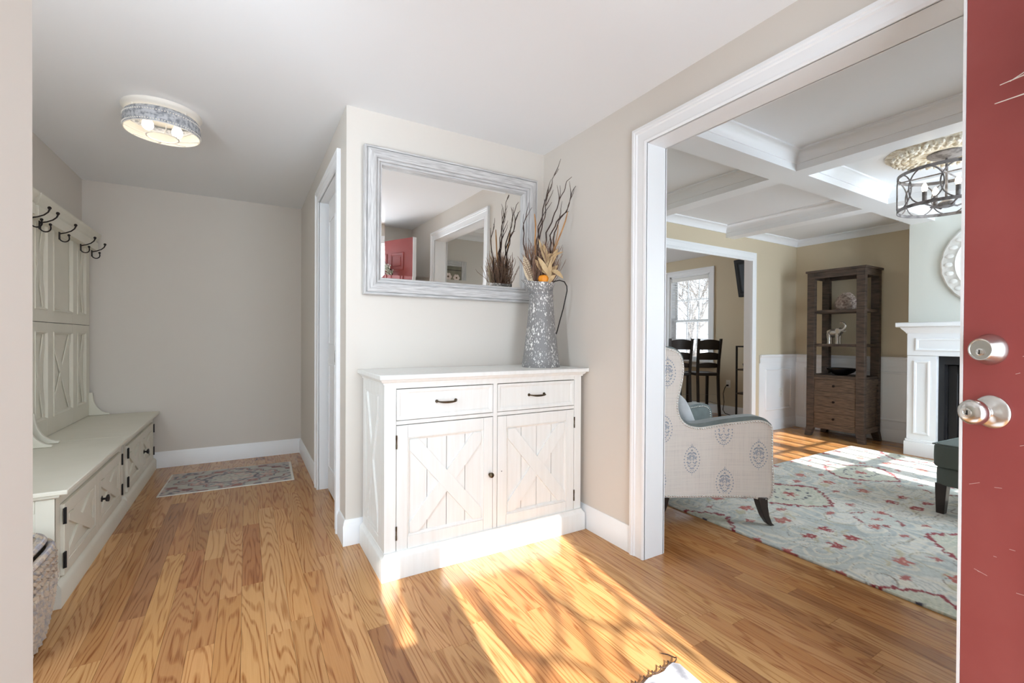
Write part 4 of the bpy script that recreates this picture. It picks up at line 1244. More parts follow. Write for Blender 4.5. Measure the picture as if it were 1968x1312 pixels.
def vnoise(x, y, s, seed=0):
    """smooth value noise"""
    rs = np.random.RandomState(seed); T_ = rs.rand(64, 64)
    u = x*s; v = y*s
    i = np.floor(u).astype(int); j = np.floor(v).astype(int)
    fu = u-i; fv = v-j; fu = fu*fu*(3-2*fu); fv = fv*fv*(3-2*fv)
    g = lambda a, b_: T_[(a) % 64, (b_) % 64]
    return (g(i, j)*(1-fu)+g(i+1, j)*fu)*(1-fv)+(g(i, j+1)*(1-fu)+g(i+1, j+1)*fu)*fv
def mixc(c, col, m_):
    m_ = np.clip(m_, 0, 1)[..., None]
    return c*(1-m_)+np.array(col)*m_
def sstep(x, a, b_):
    t = np.clip((x-a)/(b_-a), 0, 1); return t*t*(3-2*t)
def line(d, w_):
    return 1-sstep(np.abs(d), w_*0.55, w_)
def runner_col(X, Y):
    u = (X+0.10)/0.45; v = (Y-4.375)/0.30
    wob = 0.05*np.sin(26*u)+0.05*np.sin(23*v)
    base = np.ones(X.shape+(3,))*np.array(L(176, 174, 164))
    base = base*(0.92+0.16*vnoise(X, Y, 55, 1))[..., None]
    d = np.abs(u)*0.95+np.abs(v)*0.80
    ins = 1-sstep(d+wob*0.7, 0.74, 0.78)
    ring = line(d+wob, 0.05)*0
    orn = vnoise(X, Y, 38, 2); orn2 = vnoise(X, Y, 62, 4)
    petal = np.sin(9*np.arctan2(v, u*1.2))*0.5+0.5
    rd = np.hypot(u*1.1, v)
    c = base
    c = mixc(c, L(196, 160, 146), ins*sstep(orn, 0.5, 0.58)*0.8)
    c = mixc(c, L(112, 108, 116), ins*sstep(orn2, 0.60, 0.68)*0.8)
    c = mixc(c, L(186, 182, 170), ins*(1-sstep(rd, 0.28, 0.36))*sstep(petal, 0.35, 0.6))
    c = mixc(c, L(96, 92, 100), ins*line(rd-0.42-0.05*petal, 0.035))
    c = mixc(c, L(150, 98, 90), line(d+wob-0.76, 0.04))
    c = mixc(c, L(82, 80, 92), line(d+wob-0.83, 0.025))
    dc = np.abs(np.abs(u)-1)*0.95+np.abs(np.abs(v)-1)*0.80
    cor = 1-sstep(dc+wob*0.8, 0.60, 0.64)
    c = mixc(c, L(186, 158, 148), cor*sstep(orn2, 0.46, 0.56)*0.8)
    c = mixc(c, L(96, 96, 106), cor*sstep(orn, 0.58, 0.66)*0.9)
    c = mixc(c, L(130, 84, 80), line(dc+wob-0.62, 0.04))
    c = mixc(c, L(222, 216, 206), (np.maximum(np.abs(u), np.abs(v)*1.0) > 0.965).astype(float))
    return c
pattern_rug('hall_runner', 'small faded oriental rug on the hall floor by the end wall', 'rug', -0.545, 0.352, 4.075, 4.675, 0.0075, runner_col, 0.006, rot=-0.035)
dm = thing('door_mat', 'grey white mat with looped brown stitching on the sunlit floor', 'mat', (1.34, 0.80, 0))
mb = MB()
rot = math.radians(-12)
P = [(-0.10, 0.33), (0.0, 0.315), (0.0, -0.5), (-0.75, -0.5), (-0.75, 0.32)]
P = []
for k in range(25):
    t = k/24; P.append((-0.75+0.73*t, 0.285+0.006*math.sin(40*t)))
P += [(0.0, 0.27), (0.004, -0.1), (0.0, -0.55), (-0.75, -0.55)]
fnm = lambda u, v, w_: (1.30+u*math.cos(rot)-v*math.sin(rot)*0.55, 0.80+u*0.06+v, w_)
build('pile', MB().prism(P, fnm, 0.0005, 0.010), M['mat_base'], dm, bevel=0.003)
mb = MB(); pts = []
for k in range(161):
    t = k/160; a = t*2*PI*17
    u = -0.75+0.75*t; v = 0.287
    pts.append(Vector(fnm(u+0.007*math.cos(a), v+0.006+0.008*math.sin(a), 0.010+0.003*math.cos(a))))
pts += [Vector(fnm(0.006, 0.30, 0.008)), Vector(fnm(-0.002, 0.325, 0.006)), Vector(fnm(-0.02, 0.345, 0.005))]
mb.tube(pts, 0.0022, 5)
build('stitched_edge', mb, M['matedge'], dm)

# ---- entrance door (open into the room), with lock, knob and wreath
DD = Vector((0.39, 0.92, 0)).normalized()
Fe = Vector((1.576, 0.412, 0)); hinge = Fe-DD*0.80
ang = math.atan2(DD.y, DD.x)
door = thing('front_door', 'dark red panelled entrance door standing open with satin nickel locks', 'door', (hinge.x, hinge.y, 0.02), ang)
# local x runs from hinge to free edge, local +y is the outside (red) face
def dloc(mb): return mb
build('door_leaf', MB().box(0, 0.7945, -0.044, 0.0, 0.0, 2.19), M['red'], door, local=True, bevel=0.0015)
build('edge_strip', MB().box(0.7945, 0.8012, -0.044, 0.0007, 0.0, 2.19), M['trim'], door, local=True)
build('inner_face', MB().box(0.0, 0.799, -0.0455, -0.044, 0.0, 2.19), M['trim'], door, local=True)
PNL = [(0, 0), (0, 0.006), (0.010, 0.008), (0.022, 0.003), (0.030, 0.003), (0.030, 0)]
for x0, x1 in ((0.12, 0.355), (0.415, 0.645)):
    for z0, z1 in ((0.16, 0.86), (1.02, 1.72), (1.84, 2.04)):
        mb = MB(); rect_frame(mb, (0, 0, 0), (1, 0, 0), (0, 0, 1), x0, x1, z0, z1, (0, 1, 0), PNL)
        mb.box(x0+0.05, x1-0.05, -0.001, 0.005, z0+0.05, z1-0.05)
        build('panel', mb, M['red'], door, local=True, bevel=0.002)
dl = 0.80-0.064; zl = 1.140-0.02
b_out = dict(basis=((1, 0, 0), (0, 0, 1), (0, 1, 0)))
db = build('deadbolt', MB().lathe([(0.0001, 0), (0.0375, 0), (0.0375, 0.003), (0.0345, 0.008), (0.0275, 0.027), (0.0255, 0.030), (0.0235, 0.0295), (0.0225, 0.0275), (0.0001, 0.0275)], (dl, 0.0, zl), 40, **b_out), M['nickel'], door, local=True)
build('keyhole_cylinder', MB().lathe([(0.0001, 0.027), (0.0085, 0.027), (0.0085, 0.0305), (0.0075, 0.0312), (0.0001, 0.0312)], (dl, 0.0, zl-0.006), 20, **b_out), M['nickel'], db, local=True)
build('keyway', MB().box(dl-0.0012, dl+0.0012, 0.0305, 0.0316, zl-0.012, zl-0.001).box(dl-0.0012, dl+0.003, 0.0305, 0.0316, zl-0.010, zl-0.008), M['keyway'], db, local=True)
zk = 0.990-0.02; dk_ = 0.80-0.069
kn = build('knob', MB().lathe([(0.0001, 0), (0.0395, 0), (0.0395, 0.003), (0.036, 0.007), (0.028, 0.011), (0.017, 0.014), (0.0135, 0.018), (0.0135, 0.026), (0.016, 0.030), (0.024, 0.036), (0.0295, 0.045), (0.0305, 0.053), (0.028, 0.061), (0.022, 0.067), (0.013, 0.0695), (0.0001, 0.070)], (dk_, 0.0, zk), 40, **b_out), M['nickel'], door, local=True)
build('keyhole_cylinder', MB().lathe([(0.0001, 0.069), (0.0095, 0.069), (0.0095, 0.0715), (0.0082, 0.072), (0.0075, 0.0705), (0.0001, 0.0705)], (dk_, 0.0, zk), 20, **b_out), M['nickel'], kn, local=True)
build('keyway', MB().box(dk_-0.0012, dk_+0.0012, 0.0704, 0.0716, zk-0.006, zk+0.005).box(dk_-0.0012, dk_+0.0028, 0.0704, 0.0716, zk-0.004, zk-0.002), M['keyway'], kn, local=True)
build('latch_face', MB().box(0.8008, 0.8022, -0.034, -0.010, zk-0.03, zk+0.03), M['nickel'], door, local=True)
sr = random.Random(4)
mb = MB()
for k in range(11):
    x = 0.785-sr.random()*0.12; z = sr.uniform(0.5, 1.2); a = sr.uniform(-0.3, 0.5); ln = sr.uniform(0.004, 0.03)
    mb.tube([(x, 0.0002, z), (x-ln*math.cos(a), 0.0002, z+ln*math.sin(a))], 0.0006, 4)
build('scuff_marks', mb, M['scuff'], door, local=True, kind='stuff')
build('hinge', MB().box(-0.002, 0.03, -0.047, -0.0455, 1.75, 1.85).box(-0.002, 0.03, -0.047, -0.0455, 0.25, 0.35), M['nickel'], door, local=True)
# wreath hanging on the red face
wr = thing('berry_wreath', 'frosted white berry wreath with pale twigs hung on the red door', 'wreath', (hinge.x, hinge.y, 0.02), ang)
wc = Vector((0.355, 0.055, 1.745)); wrr = 0.145
build('ring', MB().tube([(wc.x+wrr*math.cos(2*PI*k/40), wc.y, wc.z+wrr*math.sin(2*PI*k/40)) for k in range(40)], 0.022, 7, closed=True), M['twig'], wr, local=True)
mb = MB(); mbb = MB(); tws = MB()
for k in range(320):
    a = sr.random()*2*PI
    c = Vector((wc.x+wrr*math.cos(a), wc.y, wc.z+wrr*math.sin(a)))
    o_ = Vector((math.cos(a)*sr.uniform(-0.4, 1), sr.uniform(0.1, 0.7), math.sin(a)*sr.uniform(-0.4, 1))).normalized()
    t_ = Vector((-math.sin(a), 0, math.cos(a)))
    dr = (o_+t_*0.5).normalized(); ln = sr.uniform(0.05, 0.09)
    e_ = c+dr*ln
    sd = dr.orthogonal().normalized()*0.011
    mid = c+dr*ln*0.55
    mb.add([c, mid+sd, e_, mid-sd, mid+dr.cross(sd).normalized()*0.004], [(0, 1, 4), (1, 2, 4), (2, 3, 4), (3, 0, 4), (0, 3, 2, 1)])
    if k % 2 == 0: mbb.sphere(e_, sr.uniform(0.006, 0.010), 7, 5)
build('foliage', mb, M['frost'], wr, local=True, kind='stuff')
build('berries', mbb, M['berry'], wr, local=True, kind='stuff')
for (dx0, z0, dx1, z1) in ((0.52, 1.715, 0.714, 1.744), (0.54, 1.752, 0.695, 1.742), (0.52, 1.665, 0.724, 1.705), (0.1, 1.7, 0.02, 1.78), (0.3, 1.82, 0.33, 1.93), (0.2, 1.83, 0.16, 1.92)):
    build('pale_twig', MB().tube([(dx0, 0.035, z0), ((dx0+dx1)/2, 0.026, (z0+z1)/2+0.004), (dx1, 0.012, z1)], [0.0022, 0.0018, 0.001], 5), M['berry'], wr, local=True)

# ================================================================== living room
# ---- area rug: pale blue-grey wool with medallions on a regular grid
def smin_noise(X, Y): return vnoise(X, Y, 9, 21)
def rug_col(X, Y):
    n1 = vnoise(X, Y, 5, 5); n2 = vnoise(X, Y, 11, 6); n3 = vnoise(X, Y, 42, 7); n4 = vnoise(X, Y, 120, 8)
    wx = X+0.03*(vnoise(X, Y, 11, 9)-0.5); wy = Y+0.03*(vnoise(X, Y, 11, 10)-0.5)
    c = np.ones(X.shape+(3,))*np.array(L(214, 213, 205))
    c = mixc(c, L(186, 192, 187), sstep(n1*0.6+n2*0.4, 0.48, 0.56)*0.85)
    # scrolls: contour bands of smooth noise read as curling leaves
    s1 = vnoise(wx, wy, 5.6, 31); s2 = vnoise(wx, wy, 4.8, 32)
    c = mixc(c, L(160, 170, 170), line((s1*6) % 1-0.5, 0.15)*0.6)
    c = mixc(c, L(222, 216, 200), line((s2*6) % 1-0.5, 0.17)*0.7)
    c = mixc(c, L(168, 164, 140), line((vnoise(wx, wy, 4.2, 33)*6) % 1-0.5, 0.030)*0.75)
    c = mixc(c, L(120, 100, 84), line((vnoise(wx, wy, 3.1, 34)*5) % 1-0.5, 0.012)*0.75)
    # hand-drawn wobble of the printed motifs
    X = X+0.030*(vnoise(X, Y, 34, 51)-0.5)+0.018*(vnoise(X, Y, 75, 52)-0.5); Y = Y+0.030*(vnoise(X, Y, 34, 53)-0.5)+0.018*(vnoise(X, Y, 75, 54)-0.5)
    # grid phases
    PXC, PYC = 1.115, 1.07
    ux = (X-3.50+PXC/2) % PXC-PXC/2; uy = (Y-1.84+PYC/2) % PYC-PYC/2
    def ogee(ux, uy, a, b_, wv):
        r = (np.abs(ux/a)**1.25+np.abs(uy/b_)**1.25)**(1/1.25)
        an = np.arctan2(uy/b_, ux/a)
        return r+wv*np.sin(30*an)
    d = ogee(ux, uy, 0.325, 0.285, 0.022)
    ins = 1-sstep(d, 0.93, 0.97)
    c = mixc(c, L(196, 198, 182), ins*0.9)
    c = mixc(c, L(176, 182, 160), ins*line((s1*10) % 1-0.5, 0.14)*0.7)
    c = mixc(c, L(214, 210, 192), ins*line((s2*11) % 1-0.5, 0.13)*0.7)
    c = mixc(c, L(140, 44, 54), line(d-0.97, 0.062))
    rr_ = np.hypot(ux/0.155, uy/0.105); an = np.arctan2(uy, ux)
    c = mixc(c, L(72, 74, 88), line(rr_-1, 0.11)*sstep(np.sin(13*an), -0.1, 0.2))
    fl = np.hypot(ux, uy*1.15)/(0.062*(0.72+0.28*np.cos(6*an)))
    c = mixc(c, L(172, 92, 84), 1-sstep(fl, 0.85, 1.05))
    c = mixc(c, L(140, 40, 48), 1-sstep(np.hypot(ux, uy)/0.016, 0.8, 1.1))
    # small medallions half a row off
    vy = (Y-1.305+PYC/2) % PYC-PYC/2
    d2 = ogee(ux, vy, 0.165, 0.135, 0.03); an2 = np.arctan2(vy, ux)
    c = mixc(c, L(200, 204, 196), (1-sstep(d2, 0.9, 1.0))*0.7)
    c = mixc(c, L(146, 70, 70), line(d2-0.97, 0.085)*sstep(np.sin(5*an2+1), -0.5, 0.0))
    c = mixc(c, L(178, 104, 96), 1-sstep(np.hypot(ux*0.8, vy)/(0.034*(0.7+0.3*np.cos(5*an2))), 0.85, 1.1))
    for (ox, oy) in ((0.155, 0.045), (-0.15, -0.045)):
        f2 = np.hypot((ux-ox)*0.7, vy-oy)/(0.034*(0.7+0.3*np.cos(6*np.arctan2(vy-oy, ux-ox))))
        c = mixc(c, L(176, 96, 88), 1-sstep(f2, 0.85, 1.1))
        c = mixc(c, L(136, 40, 46), 1-sstep(f2, 0.3, 0.45))
    # flower columns between the medallions
    hx = (X-2.953+PXC/2) % PXC-PXC/2
    for py_, sc_, col in ((1.84, 1.0, (176, 88, 78)), (1.60, 1.15, (178, 104, 92)), (1.394, 0.9, (150, 44, 50)), (1.25, 0.9, (152, 50, 52)), (2.06, 1.05, (182, 106, 96))):
        qy = (Y-py_+PYC/2) % PYC-PYC/2
        for sx in ((0,) if sc_ > 0.95 else (-0.10, 0.09)):
            a_ = np.arctan2(qy, hx-sx)
            lfm = np.hypot((hx-sx)*0.55-qy*0.4, qy+0.03*np.sin(30*hx))/(0.062*sc_)
            c = mixc(c, L(190, 182, 150), line(lfm-0.9, 0.16)*sstep(np.sin(3*a_+py_*9), 0.0, 0.4)*0.8)
            f3 = np.hypot((hx-sx)*0.75, qy)/(0.043*sc_*(0.80+0.20*np.cos(5*a_+py_*3)))
            c = mixc(c, L(*col), 1-sstep(f3, 0.85, 1.1))
            c = mixc(c, L(206, 176, 160), (1-sstep(f3, 0.2, 0.35))*0.8)
    # small buds around each large medallion
    for k in range(8):
        a0 = 2*PI*(k+0.5)/8
        bx, by = 0.40*math.cos(a0), 0.36*math.sin(a0)
        f4 = np.hypot((ux-bx)*0.7, uy-by)/(0.026*(0.8+0.2*np.cos(4*np.arctan2(uy-by, ux-bx))))
        c = mixc(c, L(172, 100, 94), 1-sstep(f4, 0.85, 1.1))
    c = c*(0.90+0.2*n4)[..., None]*(0.95+0.1*n3)[..., None]
    return np.clip(c, 0, 1)
pattern_rug('area_rug', 'large pale blue grey wool rug with red medallions under the armchair', 'rug', 2.545, 5.70, -0.05, 2.36, 0.0085, rug_col, 0.010)

# ---- armchair: local x = facing direction, y = across; origin on the floor between the arm fronts
AD = Vector((0.947, -0.321, 0))
ac = thing('wingback_armchair', 'oatmeal damask wingback armchair with nailhead trim standing on the rug', 'armchair', (2.915, 1.906, 0.0), math.atan2(AD.y, AD.x))
def side_path(t, w_=0.0):
    """t back from the front edge along the side, w_ inwards; local coordinates of the near side (negative y)"""
    tf, rr = 0.30, 0.12
    if t < tf: x, y, ang_ = -0.973*t, -0.349+0.230*t, 0.2321
    else:
        k = min(1, (t-tf)/rr)
        ang_ = 0.2321*(1-k)
        tt = min(t, tf+rr)-tf
        y = -0.349+0.230*tf+0.2321*(tt-tt*tt/(2*rr)); x = -0.973*tf-tt
        if t > tf+rr: x -= t-tf-rr
    # inward normal
    return x+math.sin(ang_)*w_, y+math.cos(ang_)*w_
def slab(outline, w0, w1, sgn, puff=0.0):
    """flat outline (t, z) thickened from w0 to w1 inwards and bent along the side path"""
    bm = bmesh.new()
    vs = [bm.verts.new((t, z, 0)) for t, z in outline]
    bm.faces.new(vs)
    for tc in (0.1, 0.2, 0.3, 0.33, 0.36, 0.39, 0.42, 0.5, 0.6, 0.7):
        g = bm.verts[:]+bm.edges[:]+bm.faces[:]
        bmesh.ops.bisect_plane(bm, geom=g, plane_co=(tc, 0, 0), plane_no=(1, 0, 0), dist=1e-5)
    for zc_ in (0.3, 0.45, 0.6, 0.75, 0.9, 1.0):
        g = bm.verts[:]+bm.edges[:]+bm.faces[:]
        bmesh.ops.bisect_plane(bm, geom=g, plane_co=(0, zc_, 0), plane_no=(0, 1, 0), dist=1e-5)
    bmesh.ops.triangulate(bm, faces=[f for f in bm.faces if len(f.verts) > 4])
    bm.verts.index_update()
    be = [(e.verts[0].index, e.verts[1].index) for e in bm.edges if len(e.link_faces) == 1]
    V0 = [v.co.copy() for v in bm.verts]; F0 = [[v.index for v in f.verts] for f in bm.faces]
    bm.free()
    out = MB(); n = len(V0)
    vs = []
    for w_ in (w0, w1):
        for v in V0:
            x, y = side_path(v.x, w_)
            vs.append((x, y*-sgn, v.y))
    fs = [tuple(f) for f in F0]+[tuple(i+n for i in f[::-1]) for f in F0]+[(a, b_, b_+n, a+n) for a, b_ in be]
    return out.add(vs, fs)
SO = 1.542
nails_s = [(0.700, 1.085), (0.75, 1.10), (0.80, 1.107), (0.84, 1.105), (0.876, 1.097), (0.905, 1.090), (0.935, 1.070), (0.953, 1.036), (0.962, 0.987), (0.957, 0.928), (0.944, 0.869), (0.928, 0.804), (0.924, 0.755), (0.937, 0.695), (0.967, 0.652), (1.016, 0.625), (1.085, 0.613), (1.162, 0.620), (1.259, 0.636), (1.356, 0.648), (1.440, 0.657), (1.485, 0.652), (1.515, 0.634), (1.529, 0.605), (1.531, 0.45), (1.531, 0.197), (1.4, 0.195), (1.25, 0.194), (1.10, 0.199), (0.98, 0.206), (0.88, 0.214), (0.78, 0.224), (0.72, 0.228)]
def smooth_line(P, n=4, closed=False):
    out = []
    m = len(P)
    for i in range(m-1):
        p0 = P[max(i-1, 0)]; p1 = P[i]; p2 = P[i+1]; p3 = P[min(i+2, m-1)]
        for q in range(n):
            t = q/n
            f = lambda a, b_, c, d: 0.5*((2*b_)+(-a+c)*t+(2*a-5*b_+4*c-d)*t*t+(-a+3*b_-3*c+d)*t**3)
            out.append(tuple(f(p0[j], p1[j], p2[j], p3[j]) for j in range(2)))
    out.append(P[-1]); return out
top_s = [(0.69, 1.095), (0.75, 1.112), (0.82, 1.120), (0.871, 1.118), (0.905, 1.110), (0.940, 1.090), (0.966, 1.055), (0.975, 1.000), (0.968, 0.905), (0.955, 0.844), (0.939, 0.780), (0.942, 0.728), (0.962, 0.684), (1.001, 0.655), (1.041, 0.646), (1.123, 0.650), (1.211, 0.665), (1.307, 0.679), (1.375, 0.687), (1.44, 0.688), (1.485, 0.678), (1.520, 0.652), (1.539, 0.612), (1.541, 0.45), (1.541, 0.184)]
top_t = [(SO-s, z) for s, z in smooth_line(top_s, 3)]
body_out = top_t+[(SO-s, z) for s, z in ((1.4, 0.181), (1.25, 0.180), (1.10, 0.185), (0.98, 0.192), (0.88, 0.200), (0.78, 0.210), (0.69, 0.215))]
fab = [(SO-s, z) for s, z in smooth_line(nails_s[:24], 3)]
fab = [(t-0.0, z+0.0) for t, z in fab]
# fabric panel outline: the nail line pushed out by 9 mm
def offset_line(P, d):
    out = []
    for i in range(len(P)):
        a = Vector(P[max(i-1, 0)]); b_ = Vector(P[min(i+1, len(P)-1)]); t = (b_-a).normalized()
        n = Vector((t.y, -t.x)); out.append((P[i][0]-n.x*d, P[i][1]-n.y*d))
    return out
nl_t = [(SO-s, z) for s, z in smooth_line(nails_s, 4)]
panel_out = []
for i, (t, z) in enumerate(nl_t):
    a = Vector(nl_t[max(i-1, 0)]); b_ = Vector(nl_t[min(i+1, len(nl_t)-1)]); d = (b_-a).normalized()
    n = Vector((-d.y, d.x))
    panel_out.append((t+n.x*0.009, z+n.y*0.009))
cen = Vector((0.35, 0.45))
if (Vector(panel_out[60])-cen).length < (Vector(nl_t[60])-cen).length:
    panel_out = [(2*t-p[0], 2*z-p[1]) for p, (t, z) in zip(panel_out, nl_t)]
for sg, nm in ((-1, 'near'), (1, 'far')):
    arm = build('arm', slab(body_out, 0.004, 0.085, sg), M['velvet'], ac, local=True, bevel=0.012, seg=3, label='grey green velvet arm and wing')
    fp = build('side_panel', slab(panel_out, -0.004, 0.010, sg), M['linen'], ac, local=True, bevel=0.002)
    nb = MB()
    # nail heads at an even pitch
    acc = 0.0; prev = None; pos = []
    for i in range(len(nl_t)-1):
        a = Vector(nl_t[i]); b_ = Vector(nl_t[i+1]); seg_ = (b_-a).length; q = 0.0
        while acc+seg_-q >= 0.0162:
            q += 0.0162-acc; acc = 0.0; pos.append(a+(b_-a)*(q/seg_))
        acc += seg_-q
    for p in pos:
        x, y = side_path(p.x, -0.0045); x2, y2 = side_path(p.x, -0.0095)
        dn = Vector((x2-x, y2-y, 0)).normalized()
        e1 = dn.cross(Vector((0, 0, 1))).normalized()
        k = len(nb.v)
        nb.lathe([(0.0055, 0), (0.0048, 0.0024), (0.0028, 0.0038), (0.0001, 0.0042)], (x, y, p.y), 8, basis=(e1, (0, 0, 1), dn))
        if sg > 0:
            for i in range(k, len(nb.v)): nb.v[i] = (nb.v[i][0], -nb.v[i][1], nb.v[i][2])
    build('nailhead_trim', nb, M['nickel'], ac, local=True, kind='stuff')
    # nails on the inner face of the arm front
    nb = MB()
    for i in range(26):
        p = None
    inner = [(SO-s, z) for s, z in ((1.10, 0.628), (1.16, 0.638), (1.259, 0.655), (1.356, 0.665), (1.430, 0.668), (1.478, 0.660), (1.507, 0.640), (1.520, 0.605), (1.521, 0.5), (1.521, 0.42))]
    L_ = smooth_line(inner, 4); acc = 0
    for i in range(len(L_)-1):
        a = Vector(L_[i]); b_ = Vector(L_[i+1]); seg_ = (b_-a).length; q = 0.0
        while acc+seg_-q >= 0.0162:
            q += 0.0162-acc; acc = 0.0; p = a+(b_-a)*(q/seg_)
            x, y = side_path(p.x, 0.0855); x2, y2 = side_path(p.x, 0.095)
            dn = Vector((x2-x, y2-y, 0)).normalized(); e1 = dn.cross(Vector((0, 0, 1))).normalized(); k = len(nb.v)
            nb.lathe([(0.0055, 0), (0.0048, 0.0024), (0.0028, 0.0038), (0.0001, 0.0042)], (x, y, p.y), 8, basis=(e1, (0, 0, 1), dn))
            if sg > 0:
                for i2 in range(k, len(nb.v)): nb.v[i2] = (nb.v[i2][0], -nb.v[i2][1], nb.v[i2][2])
        acc += seg_-q
    build('nailhead_trim', nb, M['nickel'], ac, local=True, kind='stuff')
    if sg < 0:
        def ribbon(mb, P, wd, w_=-0.0049):
            P = [Vector(p) for p in P]; n = len(P); vs = []; wd = wd*1.3
            for i in range(n):
                d = (P[min(i+1, n-1)]-P[max(i-1, 0)]); d = d.normalized() if d.length > 1e-6 else Vector((0, 1))
                nn = Vector((-d.y, d.x)); h = wd/2*(1 if 0 < i < n-1 else 0.45)
                for s_ in (-1, 1):
                    q = P[i]+nn*h*s_; x, y = side_path(q.x, w_); vs.append((x, y, q.y))
            mb.add(vs, [(2*i, 2*i+1, 2*i+3, 2*i+2) for i in range(n-1)])
        def motif(tc, zc_, zlo=-9, zhi=9, tmax=9):
            mb = MB()
            R = []
            hw, hh = 0.053, 0.078
            N_ = 26
            for k in range(N_):                                   # ring of tear drops
                a = 2*PI*k/N_+0.06
                taper_ = 1-0.12*math.sin(a)*(1 if math.sin(a) > 0 else -0.5)
                c = Vector((hw*math.cos(a)*taper_, hh*math.sin(a)))
                d = Vector((-math.sin(a)*hw, math.cos(a)*hh)).normalized()
                R.append(([c-d*0.0042, c, c+d*0.0042], 0.0062))
            R.append(([(0, hh+0.002), (0, hh+0.020)], 0.005)); R.append(([(0, -hh-0.002), (0, -hh-0.018)], 0.0035))
            for s_ in (-1, 1):
                R.append(([(s_*0.004, hh+0.004), (s_*0.008, hh+0.009)], 0.004))
                R.append(([(s_*0.006, 0.052), (0.0, 0.060), (-s_*0.0, 0.064)], 0.006))
                R.append(([(0, 0.040), (s_*0.012, 0.043), (s_*0.024, 0.037), (s_*0.029, 0.028)], 0.007))     # upper scroll
                R.append(([(s_*0.003, 0.036), (s_*0.009, 0.026), (s_*0.012, 0.010), (s_*0.010, -0.008)], 0.005))
                R.append(([(s_*0.016, 0.030), (s_*0.020, 0.016), (s_*0.019, 0.0)], 0.0045))
                R.append(([(s_*0.036, 0.012), (s_*0.030, 0.018), (s_*0.026, 0.008), (s_*0.030, -0.002)], 0.0055))
                R.append(([(s_*0.006, 0.016), (0, 0.024), (-s_*0.0, 0.024)], 0.004)); R.append(([(s_*0.005, -0.004), (0, 0.010)], 0.004))
                R.append(([(s_*0.038, -0.016), (s_*0.030, -0.012), (s_*0.024, -0.020), (s_*0.028, -0.028)], 0.006))
                R.append(([(s_*0.004, -0.014), (s_*0.014, -0.018), (s_*0.018, -0.028)], 0.005))
                R.append(([(s_*0.030, -0.036), (s_*0.020, -0.036), (s_*0.012, -0.044)], 0.006))
                R.append(([(s_*0.004, -0.030), (s_*0.010, -0.036)], 0.005)); R.append(([(s_*0.016, -0.054), (s_*0.006, -0.050), (0, -0.058)], 0.006))
                R.append(([(s_*0.012, -0.062), (s_*0.004, -0.066)], 0.005))
            for P, wd in R:
                Q = [(tc+p[0], zc_+p[1]) for p in P]
                if any(q[1] < zlo or q[1] > zhi or q[0] > tmax for q in Q): continue
                ribbon(mb, Q, wd)
            if mb.v: build('damask_motif', mb, M['damask'], fp, local=True)
        motif(SO-1.028, 0.426); motif(SO-1.452, 0.452); motif(SO-1.246, 0.279, zlo=0.206); motif(SO-1.238, 0.592, zhi=0.618)
        motif(SO-1.456, 0.122, zlo=0.206); motif(SO-1.028, 0.122, zlo=0.210); motif(SO-0.86, 0.96, zhi=1.09); motif(SO-0.84, 0.62); motif(SO-0.80, 0.31)
# back
mb = MB()
bx = -0.78
P = [(-0.80, 0.21), (-0.66, 0.21), (-0.68, 0.5), (-0.72, 0.9), (-0.745, 1.09), (-0.80, 1.12), (-0.85, 1.10), (-0.84, 0.6)]
mb.prism(P, lambda u, v, w_: (u, w_, v), -0.262, 0.262)
build('backrest', mb, M['linen'], ac, local=True, bevel=0.02, seg=2)
mb = MB(); mb.superq((-0.60, 0, 0.72), (0.07, 0.175, 0.36), 0.45)
mb.xform(lambda x, y, z: (x-(z-0.72)*0.16, y, z))
build('back_cushion', mb, M['velvet'], ac, local=True)
build('seat_base', MB().taper((-0.33, 0, 0.19), (0.62, 0.46), (-0.33, 0, 0.36), (0.62, 0.46)).taper((-0.02, 0, 0.185), (0.03, 0.53), (-0.02, 0, 0.355), (0.03, 0.53)), M['linen'], ac, local=True, bevel=0.01)
mb = MB().superq((-0.28, 0, 0.425), (0.31, 0.215, 0.075), 0.3)
mb.superq((0.0, 0, 0.395), (0.045, 0.255, 0.085), 0.4)
build('seat_cushion', mb, M['velvet'], ac, local=True, label='grey green velvet seat cushion')
